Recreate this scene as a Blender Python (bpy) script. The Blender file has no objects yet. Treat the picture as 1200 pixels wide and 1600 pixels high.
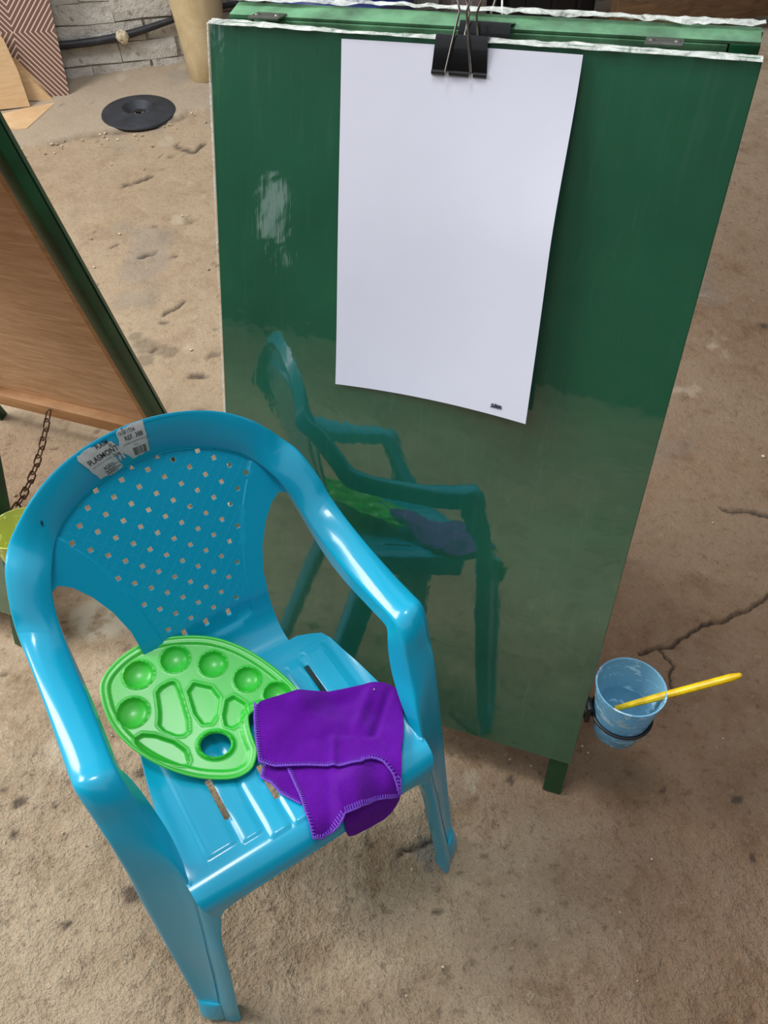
import bpy, bmesh, math, random
import numpy as np
from mathutils import Vector, Matrix
from mathutils.geometry import delaunay_2d_cdt
PI = math.pi
random.seed(4)
S = bpy.context.scene
COL = S.collection

# ------------------------------------------------------------------ camera
cam_d = bpy.data.cameras.new('camera'); cam = bpy.data.objects.new('camera', cam_d); COL.objects.link(cam)
CM = ((0.9998477121, -0.0174514332, 0.0), (-0.0120118112, -0.6881945929, 0.7254267149), (-0.0126597359, -0.7253162412, -0.6882994126))
m = Matrix(((CM[0][0], -CM[0][1], -CM[0][2], 0), (CM[1][0], -CM[1][1], -CM[1][2], 0), (CM[2][0], -CM[2][1], -CM[2][2], 0.97168), (0, 0, 0, 1)))
cam.matrix_world = m
cam_d.sensor_fit = 'VERTICAL'; cam_d.sensor_height = 36.0; cam_d.lens = 36.0 * 1202 / 1600
cam_d.clip_start = 0.02; cam_d.clip_end = 60
S.camera = cam

# ------------------------------------------------------------------ world and light
W = bpy.data.worlds.new('overcast'); S.world = W; W.use_nodes = True
wn = W.node_tree.nodes; wl = W.node_tree.links
bg = wn['Background']; bg.inputs[0].default_value = (0.86, 0.92, 1.0, 1); bg.inputs[1].default_value = 0.74

def area(name, loc, target, size, power, color):
    d = bpy.data.lights.new(name, 'AREA'); d.shape = 'SQUARE'; d.size = size; d.energy = power; d.color = color
    o = bpy.data.objects.new(name, d); COL.objects.link(o); o.location = loc
    o.rotation_euler = (Vector(target) - Vector(loc)).to_track_quat('-Z', 'Y').to_euler()
    return o
area('daylight_opening', (-2.5, 1.0, 2.45), (0, 0.6, 0.2), 1.3, 88, (1.0, 0.98, 0.97))
area('roof_skylight', (-0.3, 0.6, 3.3), (-0.1, 0.5, 0.0), 0.6, 30, (0.95, 0.98, 1.0))

S.view_settings.view_transform = 'Standard'
S.view_settings.look = 'None'
S.view_settings.gamma = 1.0
S.view_settings.use_curve_mapping = False
S.view_settings.exposure = 0.0

# ------------------------------------------------------------------ materials
def lin(c):
    return tuple((x / 255 / 12.92) if x / 255 <= 0.04045 else ((x / 255 + 0.055) / 1.055) ** 2.4 for x in c) + (1.0,)
class Mat:
    def __init__(s, name, color=(128, 128, 128), rough=0.5, metal=0.0, **kw):
        s.m = bpy.data.materials.new(name); s.m.use_nodes = True
        s.n = s.m.node_tree.nodes; s.l = s.m.node_tree.links; s.b = s.n['Principled BSDF']
        s.b.inputs['Base Color'].default_value = lin(color); s.b.inputs['Roughness'].default_value = rough
        s.b.inputs['Metallic'].default_value = metal
        for k, v in kw.items(): s.b.inputs[k.replace('_', ' ')].default_value = v
    def new(s, t, **kw):
        n = s.n.new(t)
        for k, v in kw.items():
            if k in n.inputs: n.inputs[k].default_value = v
            else: setattr(n, k, v)
        return n
    def coord(s, kind='Object', scale=(1, 1, 1), rot=(0, 0, 0)):
        t = s.new('ShaderNodeTexCoord'); mp = s.new('ShaderNodeMapping')
        mp.inputs['Scale'].default_value = scale; mp.inputs['Rotation'].default_value = rot
        s.l.new(t.outputs[kind], mp.inputs[0]); return mp.outputs[0]
    def noise(s, co, scale, detail=4, rough=0.55, dist=0.0):
        n = s.new('ShaderNodeTexNoise'); n.inputs['Scale'].default_value = scale; n.inputs['Detail'].default_value = detail
        n.inputs['Roughness'].default_value = rough; n.inputs['Distortion'].default_value = dist
        s.l.new(co, n.inputs['Vector']); return n.outputs['Fac']
    def ramp(s, fac, stops):
        r = s.new('ShaderNodeValToRGB'); e = r.color_ramp.elements
        while len(e) < len(stops): e.new(0.5)
        for i, (p, c) in enumerate(stops):
            e[i].position = p; e[i].color = lin(c) if len(c) == 3 else c
        s.l.new(fac, r.inputs[0]); return r.outputs[0]
    def mix(s, fac, a, b, mode='MIX'):
        x = s.new('ShaderNodeMix', data_type='RGBA', blend_type=mode)
        for sock, v in ((x.inputs[0], fac), (x.inputs[6], a), (x.inputs[7], b)):
            if hasattr(v, 'is_linked') or isinstance(v, bpy.types.NodeSocket): s.l.new(v, sock)
            elif isinstance(v, (int, float)): sock.default_value = v
            else: sock.default_value = lin(v) if len(v) == 3 else v
        return x.outputs[2]
    def math(s, op, a, b=None, clamp=False):
        x = s.new('ShaderNodeMath', operation=op); x.use_clamp = clamp
        for i, v in enumerate((a, b)):
            if v is None: continue
            if isinstance(v, (int, float)): x.inputs[i].default_value = v
            else: s.l.new(v, x.inputs[i])
        return x.outputs[0]
    def attr(s, name):
        a = s.new('ShaderNodeAttribute'); a.attribute_name = name; return a.outputs['Fac']
    def color(s, sock): s.l.new(sock, s.b.inputs['Base Color'])
    def rough(s, sock): s.l.new(sock, s.b.inputs['Roughness'])
    def bump(s, h, strength=0.3, dist=0.002):
        b = s.new('ShaderNodeBump'); b.inputs['Strength'].default_value = strength; b.inputs['Distance'].default_value = dist
        s.l.new(h, b.inputs['Height']); s.l.new(b.outputs[0], s.b.inputs['Normal']); return b

def m_concrete():
    M = Mat('rough_concrete', rough=0.85); co = M.coord()
    a = M.noise(co, 2.3, 6, 0.6, 0.4); b = M.noise(co, 14, 6, 0.7, 0.3); c = M.noise(co, 70, 4, 0.7); d = M.noise(co, 240, 3, 0.7)
    base = M.ramp(a, [(0.30, (146, 123, 96)), (0.50, (172, 149, 120)), (0.70, (196, 176, 148))])
    base = M.mix(M.math('MULTIPLY', M.ramp(b, [(0.40, (0, 0, 0)), (0.62, (255, 255, 255))]), 0.55), base, (196, 176, 148))
    base = M.mix(M.math('MULTIPLY', M.ramp(b, [(0.30, (255, 255, 255)), (0.44, (0, 0, 0))]), 0.65), base, (134, 108, 82))
    base = M.mix(M.math('MULTIPLY', M.ramp(c, [(0.33, (255, 255, 255)), (0.43, (0, 0, 0))]), 0.50), base, (100, 80, 62))
    base = M.mix(M.math('MULTIPLY', M.ramp(c, [(0.60, (0, 0, 0)), (0.72, (255, 255, 255))]), 0.5), base, (222, 206, 180))
    base = M.mix(M.math('MULTIPLY', M.ramp(d, [(0.30, (255, 255, 255)), (0.42, (0, 0, 0))]), 0.4), base, (84, 68, 55))
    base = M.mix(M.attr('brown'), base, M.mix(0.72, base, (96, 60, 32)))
    base = M.mix(M.attr('far'), base, M.mix(0.5, base, (172, 147, 117)))
    base = M.mix(M.attr('slab'), base, M.mix(0.75, base, (178, 164, 144)))
    base = M.mix(M.attr('pale'), base, (205, 192, 168))
    base = M.mix(M.attr('grey'), base, (128, 128, 124))
    base = M.mix(M.attr('dark'), base, (52, 42, 35))
    M.color(base)
    h = M.math('ADD', M.math('MULTIPLY', b, 0.9), M.math('MULTIPLY', c, 0.55)); h = M.math('ADD', h, M.math('MULTIPLY', d, 0.22))
    h = M.math('MULTIPLY', h, M.attr('relief'))
    M.bump(h, 1.0, 0.016)
    return M.m
def m_plastic(name, c, rough=0.26, weave=False):
    M = Mat(name, c, rough, Specular_IOR_Level=0.5, Coat_Weight=0.28, Coat_Roughness=0.07)
    co = M.coord(); a = M.noise(co, 9, 5, 0.6)
    M.color(M.mix(M.math('MULTIPLY', M.ramp(a, [(0.45, (0, 0, 0)), (0.75, (255, 255, 255))]), 0.10), c, tuple(min(255, int(x * 0.75 + 50)) for x in c)))
    M.rough(M.math('ADD', M.math('MULTIPLY', a, 0.14), rough - 0.09))
    M.bump(M.noise(co, 5.5, 2), 0.10, 0.01)
    return M.m
def m_simple(name, c, rough=0.5, metal=0.0, var=0.12, sc=30, bump=0.15, bd=0.001, **kw):
    M = Mat(name, c, rough, metal, **kw); co = M.coord(); a = M.noise(co, sc, 5, 0.6)
    M.color(M.mix(M.ramp(a, [(0.35, (0, 0, 0)), (0.7, (255, 255, 255))]), tuple(max(0, int(x * (1 - var))) for x in c), tuple(min(255, int(x * (1 + var))) for x in c)))
    if bump: M.bump(a, bump, bd)
    return M.m
def m_wood(name, c1, c2, scale=(2, 30, 30), rough=0.6):
    M = Mat(name, c1, rough); co = M.coord(scale=scale); a = M.noise(co, 3.0, 6, 0.65, 1.2); k = M.noise(M.coord(), 7, 2, 0.5)
    base = M.mix(M.ramp(a, [(0.32, (0, 0, 0)), (0.68, (255, 255, 255))]), c1, c2)
    base = M.mix(M.math('MULTIPLY', M.ramp(k, [(0.66, (0, 0, 0)), (0.74, (255, 255, 255))]), 0.5), base, tuple(int(x * 0.55) for x in c1))
    M.color(base); M.bump(a, 0.12, 0.001); return M.m
def m_board():
    M = Mat('glossy_green_board', (20, 84, 56), 0.35, Coat_Weight=1.0, Coat_Roughness=0.035, Coat_IOR=2.1, Specular_IOR_Level=0.4)
    co = M.coord(); a = M.noise(co, 4, 5, 0.6, 0.5); b = M.noise(M.coord(scale=(60, 60, 4)), 2.0, 4, 0.7); c = M.noise(co, 220, 2)
    sc = M.noise(M.coord(scale=(90, 90, 7), rot=(0, 0.5, 0.3)), 1.3, 3, 0.8)
    base = M.mix(M.ramp(a, [(0.35, (0, 0, 0)), (0.7, (255, 255, 255))]), (18, 80, 56), (30, 98, 68))
    base = M.mix(M.math('MULTIPLY', M.ramp(sc, [(0.62, (0, 0, 0)), (0.80, (255, 255, 255))]), 0.35), base, (80, 128, 100))
    base = M.mix(M.math('MULTIPLY', M.ramp(b, [(0.56, (0, 0, 0)), (0.8, (255, 255, 255))]), 0.20), base, (90, 125, 100))
    base = M.mix(M.math('MULTIPLY', M.ramp(c, [(0.22, (255, 255, 255)), (0.27, (0, 0, 0))]), 0.6), base, (14, 30, 22))
    M.color(base)
    bb = M.new('ShaderNodeBump'); bb.inputs['Strength'].default_value = 0.10; bb.inputs['Distance'].default_value = 0.01
    M.l.new(M.math('ADD', a, M.math('MULTIPLY', b, 0.04)), bb.inputs['Height']); M.l.new(bb.outputs[0], M.b.inputs['Coat Normal'])
    return M.m
def m_film():
    M = Mat('cloudy_clear_film', (235, 238, 230), 0.18); co = M.coord(scale=(1, 1, 1)); a = M.noise(co, 55, 5, 0.7, 1.0)
    M.bump(a, 0.6, 0.004)
    M.l.new(M.math('ADD', M.math('MULTIPLY', M.ramp(a, [(0.35, (0, 0, 0)), (0.65, (255, 255, 255))]), 0.75), 0.12), M.b.inputs['Alpha'])
    return M.m
def m_cloth():
    M = Mat('purple_microfibre', (88, 14, 150), 0.95, Sheen_Weight=0.35, Sheen_Roughness=0.4, Specular_IOR_Level=0.1)
    M.b.inputs['Sheen Tint'].default_value = lin((190, 110, 255)); co = M.coord()
    a = M.noise(co, 900, 3, 0.7); b = M.noise(co, 30, 4, 0.6)
    M.color(M.mix(b, (92, 10, 150), (126, 28, 192))); M.bump(M.math('ADD', a, M.math('MULTIPLY', b, 2.0)), 0.8, 0.0035); return M.m
def m_wall(name, c1, c2):
    M = Mat(name, c1, 0.9); co = M.coord(); a = M.noise(co, 9, 6, 0.65, 0.4); b = M.noise(co, 45, 5, 0.7)
    base = M.mix(M.ramp(a, [(0.35, (0, 0, 0)), (0.6, (255, 255, 255))]), c1, c2)
    base = M.mix(M.math('MULTIPLY', M.ramp(b, [(0.3, (255, 255, 255)), (0.42, (0, 0, 0))]), 0.6), base, (104, 96, 86))
    M.color(base); M.bump(M.math('ADD', a, b), 0.8, 0.012); return M.m
def m_chevron():
    # printed lattice of nested chevrons: stripes of |u| - |v| about the panel's centre
    M = Mat('chevron_print', (120, 84, 72), 0.55); t = M.new('ShaderNodeTexCoord'); s = M.new('ShaderNodeSeparateXYZ'); M.l.new(t.outputs['Object'], s.inputs[0])
    f = M.math('SUBTRACT', M.math('ABSOLUTE', s.outputs[0]), M.math('MULTIPLY', M.math('ABSOLUTE', s.outputs[2]), 0.85))
    fr = M.math('FRACT', M.math('MULTIPLY', f, 62.0)); ln = M.math('LESS_THAN', fr, 0.30)
    M.color(M.mix(ln, (124, 88, 76), (222, 200, 178))); M.bump(ln, 0.5, 0.001); return M.m
def m_cup(name, c, streak, tw=0.80):
    M = Mat(name, c, 0.15, Transmission_Weight=tw, IOR=1.12); co = M.coord(scale=(1, 1, 2.6)); a = M.noise(co, 26, 5, 0.65, 1.6)
    fac = M.ramp(a, [(0.56, (0, 0, 0)), (0.62, (255, 255, 255))])
    M.color(M.mix(M.math('MULTIPLY', fac, 0.7), c, streak)); M.rough(M.math('ADD', M.math('MULTIPLY', fac, 0.3), 0.22))
    M.l.new(M.math('MULTIPLY', M.math('SUBTRACT', 1.0, fac), tw), M.b.inputs['Transmission Weight']); return M.m
def m_translucent(name, c):
    M = Mat(name, c, 0.38, Subsurface_Weight=0.25, Subsurface_Scale=0.01, Coat_Weight=0.2, Coat_Roughness=0.15)
    M.bump(M.noise(M.coord(), 25, 3), 0.08, 0.004)
    return M.m
def m_floorless(): return None

MAT = dict(
    concrete=m_concrete(), blue=m_plastic('turquoise_plastic', (12, 168, 204)), board=m_board(), film=m_film(), cloth=m_cloth(),
    stitch=m_simple('violet_thread', (124, 70, 196), 0.8, sc=400), green=m_simple('green_enamel', (16, 76, 44), 0.42, Coat_Weight=0.1, sc=12, var=0.2),
    pale_green=m_simple('worn_green_enamel', (92, 138, 102), 0.35, sc=20, var=0.25), plywood=m_wood('bare_plywood', (206, 164, 124), (240, 208, 172), (3, 3, 26)),
    rail=m_wood('pine_rail', (182, 136, 92), (214, 170, 122), (3, 3, 40)), ply_h=m_wood('plywood_offcut', (206, 168, 122), (224, 190, 146), (3, 3, 22)),
    palette=m_translucent('green_palette_plastic', (50, 192, 54)), paper=m_simple('white_paper', (226, 226, 240), 0.75, sc=6, var=0.01, bump=0.05, bd=0.003),
    ink=m_simple('grey_marker', (62, 62, 74), 0.7, sc=80), black=m_simple('black_steel', (12, 12, 14), 0.28, sc=80, Coat_Weight=0.3),
    wire=m_simple('nickel_wire', (200, 192, 182), 0.22, 1.0, sc=60, var=0.05), rust=m_simple('tarnished_chain_steel', (92, 76, 60), 0.5, 0.7, sc=90, var=0.3),
    black_plastic=m_simple('black_plastic', (20, 20, 23), 0.4, sc=60), rubber=m_simple('black_rubber', (48, 50, 56), 0.6, sc=25, var=0.2, bump=0.25),
    cup=m_cup('blue_cup_plastic', (160, 222, 250), (220, 242, 252), .5), ycup=m_cup('yellow_cup_plastic', (232, 238, 130), (248, 250, 190), .35),
    yellow=m_simple('yellow_lacquer', (246, 196, 8), 0.25, sc=60, Coat_Weight=0.4), bristle=m_simple('brown_bristle', (80, 52, 34), 0.7, sc=300),
    label=m_simple('sticker_paper', (208, 208, 204), 0.6, sc=120, var=0.05), print=m_simple('sticker_ink', (44, 44, 46), 0.6, sc=80), print2=m_simple('faded_sticker_ink', (110, 128, 150), 0.6, sc=80),
    brick=m_wall('limewashed_brick', (186, 179, 168), (214, 208, 198)), mortar=m_wall('grey_mortar', (150, 141, 129), (190, 182, 170)), darkwall=m_wall('sooty_wall', (58, 50, 40), (84, 74, 60)),
    crumb=m_simple('concrete_crumb', (196, 178, 152), 0.9, sc=40, var=0.3), palewall=m_wall('pale_reflection_wall', (170, 164, 150), (200, 194, 180)), chevron=m_chevron(), chevron_edge=m_simple('panel_edge', (205, 190, 178), 0.6), tub=m_wood('stained_cream_drum', (196, 172, 128), (222, 202, 160), (4, 4, 3), 0.4),
    drum=m_plastic('deep_blue_plastic', (16, 40, 110), 0.35), crate=m_simple('near_black_plastic', (14, 15, 20), 0.45, sc=12), block=m_wall('cement_block', (132, 122, 122), (158, 148, 146)),
    plank=m_wood('weathered_plank', (92, 68, 46), (128, 98, 68), (3, 20, 20)), hinge=m_simple('dull_hinge_steel', (110, 112, 104), 0.4, 0.8, sc=60), mark=m_simple('dark_scuff', (14, 60, 84), 0.6, sc=100),
    orange=m_simple('orange_lacquer', (232, 140, 30), 0.3, sc=60), hose=m_simple('grimy_black_hose', (40, 41, 46), 0.5, sc=30, var=0.3), knot=m_simple('cream_rag_joint', (205, 190, 160), 0.9, sc=60, var=0.2, bump=0.6, bd=0.004))

# ------------------------------------------------------------------ object helpers
def tag(o, label=None, cat=None, group=None, kind=None):
    if label: o['label'] = label
    if cat: o['category'] = cat
    if group: o['group'] = group
    if kind: o['kind'] = kind
    return o
def empty(name, loc=(0, 0, 0), rz=0.0, label=None, cat=None, group=None):
    o = bpy.data.objects.new(name, None); COL.objects.link(o); o.location = loc; o.rotation_euler = (0, 0, rz); o.empty_display_size = 0.05
    return tag(o, label, cat, group)
def mesh_obj(name, verts, faces, mat, parent=None, smooth=True, sharp=40):
    me = bpy.data.meshes.new(name); me.from_pydata([tuple(map(float, v)) for v in verts], [], [tuple(map(int, f)) for f in faces]); me.validate()
    bm = bmesh.new(); bm.from_mesh(me); bmesh.ops.remove_doubles(bm, verts=bm.verts, dist=1e-6); bmesh.ops.recalc_face_normals(bm, faces=bm.faces); bm.to_mesh(me); bm.free()
    if smooth:
        me.shade_smooth()
        if sharp: me.set_sharp_from_angle(angle=math.radians(sharp))
    if mat: me.materials.append(mat)
    o = bpy.data.objects.new(name, me); COL.objects.link(o)
    if parent: o.parent = parent
    return o
class Geo:
    """collects plain shapes into one mesh"""
    def __init__(s): s.v = []; s.f = []
    def add(s, v, f):
        b = len(s.v); s.v += [tuple(x) for x in v]; s.f += [tuple(i + b for i in q) for q in f]; return s
    def box(s, c, d, rot=None, bev=0.0):
        bm = bmesh.new(); bmesh.ops.create_cube(bm, size=1.0)
        for v in bm.verts: v.co = Vector((v.co.x * d[0], v.co.y * d[1], v.co.z * d[2]))
        if bev: bmesh.ops.bevel(bm, geom=list(bm.edges), offset=bev, segments=2, affect='EDGES', profile=0.5)
        R = Matrix(rot) if rot is not None else Matrix.Identity(3)
        bm.verts.index_update()
        vs = [R @ v.co + Vector(c) for v in bm.verts]; fs = [[v.index for v in f.verts] for f in bm.faces]; bm.free(); return s.add(vs, fs)
    def tube(s, pts, r, n=8, closed=False):
        pts = [Vector(p) for p in pts]; N = len(pts); rings = []
        rr = r if hasattr(r, '__len__') else [r] * N; up = Vector((0.123, 0.37, 0.91)).normalized(); vs = []
        for i, p in enumerate(pts):
            if closed: t = (pts[(i + 1) % N] - pts[i - 1])
            else: t = pts[min(i + 1, N - 1)] - pts[max(i - 1, 0)]
            t.normalize(); a = up - t * up.dot(t)
            if a.length < 1e-4: a = t.orthogonal()
            a.normalize(); b = t.cross(a); up = a
            for k in range(n):
                an = 2 * PI * k / n; vs.append(p + (a * math.cos(an) + b * math.sin(an)) * rr[i])
        fs = []
        for i in range(N if closed else N - 1):
            j = (i + 1) % N
            for k in range(n): fs.append((i * n + k, i * n + (k + 1) % n, j * n + (k + 1) % n, j * n + k))
        if not closed: fs += [tuple(range(n))[::-1], tuple(range((N - 1) * n, N * n))]
        return s.add(vs, fs)
    def lathe(s, prof, c=(0, 0, 0), n=40, cap=False):
        vs = []; fs = []; K = len(prof)
        for i in range(n):
            a = 2 * PI * i / n
            for r, z in prof: vs.append((c[0] + r * math.cos(a), c[1] + r * math.sin(a), c[2] + z))
        for i in range(n):
            j = (i + 1) % n
            for k in range(K - 1): fs.append((i * K + k, j * K + k, j * K + k + 1, i * K + k + 1))
        if cap: fs += [tuple(i * K for i in range(n)), tuple(i * K + K - 1 for i in range(n))]
        return s.add(vs, fs)
    def obj(s, name, mat, parent=None, smooth=True, sharp=35): return mesh_obj(name, s.v, s.f, mat, parent, smooth, sharp)

def shell(verts, faces, t, front=None):
    """closed shell: the surface plus its copy pushed back by t along the vertex normals (t>0: against the normal)"""
    v = np.array(verts, float); N = np.zeros_like(v); tri = []
    for f in faces:
        for k in range(1, len(f) - 1): tri.append((f[0], f[k], f[k + 1]))
    T = np.array(tri); fn = np.cross(v[T[:, 1]] - v[T[:, 0]], v[T[:, 2]] - v[T[:, 0]])
    if front is not None and (fn.sum(0) @ np.array(front)) < 0:
        faces = [tuple(f)[::-1] for f in faces]; fn = -fn
    for k in range(3): np.add.at(N, T[:, k], fn)
    N /= np.maximum(np.linalg.norm(N, axis=1), 1e-12)[:, None]
    w = v - N * t; n = len(v); fs = [tuple(f) for f in faces] + [tuple(i + n for i in f)[::-1] for f in faces]
    cnt = {}
    for f in faces:
        for a, b in zip(f, tuple(f[1:]) + (f[0],)): cnt[(a, b)] = 1
    for (a, b) in cnt:
        if (b, a) not in cnt: fs.append((b, a, a + n, b + n))
    return np.vstack([v, w]), fs

def poly_sd(P, poly):
    """signed distance (positive inside) of points to polygon"""
    P = np.asarray(P, float); A = np.asarray(poly, float); B = np.roll(A, -1, 0); d = np.full(len(P), 1e9); ins = np.zeros(len(P), bool)
    for a, b in zip(A, B):
        e = b - a; L = max(e @ e, 1e-18); t = np.clip(((P - a) @ e) / L, 0, 1); q = a + t[:, None] * e
        d = np.minimum(d, np.hypot(*(P - q).T))
        c = ((a[1] > P[:, 1]) != (b[1] > P[:, 1])); xx = a[0] + (P[:, 1] - a[1]) * (b[0] - a[0]) / ((b[1] - a[1]) if b[1] != a[1] else 1e-12)
        ins ^= c & (P[:, 0] < xx)
    return np.where(ins, d, -d)
def smooth_poly(p, it=2):
    p = [np.array(q, float) for q in p]
    for _ in range(it):
        o = []
        for i in range(len(p)):
            a, b = p[i], p[(i + 1) % len(p)]; o += [a * .75 + b * .25, a * .25 + b * .75]
        p = o
    return p
def resample(p, step):
    p = [np.array(q, float) for q in p]; o = []
    for i in range(len(p)):
        a, b = p[i], p[(i + 1) % len(p)]; n = max(1, int(np.linalg.norm(b - a) / step + .5))
        for k in range(n): o.append(a + (b - a) * k / n)
    return o
def tri_sheet(outline, holes=(), step=0.004, xs=None, ys=None, extra=None):
    """2D triangulation of an outline with holes and inner points -> (points2d, tris)"""
    pts = [Vector(p) for p in outline]; loops = [list(range(len(pts)))]
    for h in holes:
        b = len(pts); pts += [Vector(p) for p in h]; loops.append(list(range(b, len(pts))))
    o = np.array(outline)
    if xs is None: xs = np.arange(o[:, 0].min() + step / 2, o[:, 0].max(), step)
    if ys is None: ys = np.arange(o[:, 1].min() + step / 2, o[:, 1].max(), step)
    G = np.array([(x, y) for y in ys for x in xs]); keep = poly_sd(G, outline) > step * 0.35
    G = G[keep]
    for h in holes:
        hc = np.mean(h, 0); near = np.hypot(*(G - hc).T) < 0.05; k = np.ones(len(G), bool)
        if near.any(): k[near] = poly_sd(G[near], h) < -step * 0.2
        G = G[k]
    if extra is not None:
        ex_ = np.array(extra); dd = np.min(np.hypot(G[:, None, 0] - ex_[None, :, 0], G[:, None, 1] - ex_[None, :, 1]), 1); G = np.vstack([G[dd > step * .45], ex_])
    pts += [Vector(g) for g in G]
    vo, _, fo, *_r = delaunay_2d_cdt(pts, [], loops, 0, 1e-7)
    V = np.array([tuple(v) for v in vo]); F = np.array([f for f in fo if len(f) == 3]); C = V[F].mean(1); ok = poly_sd(C, outline) > 0
    for h in holes:
        hc = np.mean(h, 0); near = (np.hypot(*(C - hc).T) < 0.05) & ok
        if near.any():
            idx = np.where(near)[0]; ok[idx] &= poly_sd(C[idx], h) < 0
    F = F[ok]; used = np.unique(F); re = -np.ones(len(V), int); re[used] = np.arange(len(used))
    return V[used], [tuple(re[f]) for f in F]
def sstep(a, b, x): t = np.clip((x - a) / (b - a), 0, 1); return t * t * (3 - 2 * t)
_rs = np.random.RandomState(7); _T = _rs.rand(256, 256)
def vnoise(x, y):
    xi = np.floor(x).astype(int); yi = np.floor(y).astype(int); fx = x - xi; fy = y - yi; fx = fx * fx * (3 - 2 * fx); fy = fy * fy * (3 - 2 * fy)
    g = lambda a, b: _T[a % 256, b % 256]
    return (g(xi, yi) * (1 - fx) + g(xi + 1, yi) * fx) * (1 - fy) + (g(xi, yi + 1) * (1 - fx) + g(xi + 1, yi + 1) * fx) * fy
def fbm(x, y, o=4):
    s = 0; a = .5
    for k in range(o): s = s + a * vnoise(x * 2 ** k + 17 * k, y * 2 ** k + 5 * k); a *= .5
    return s

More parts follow.
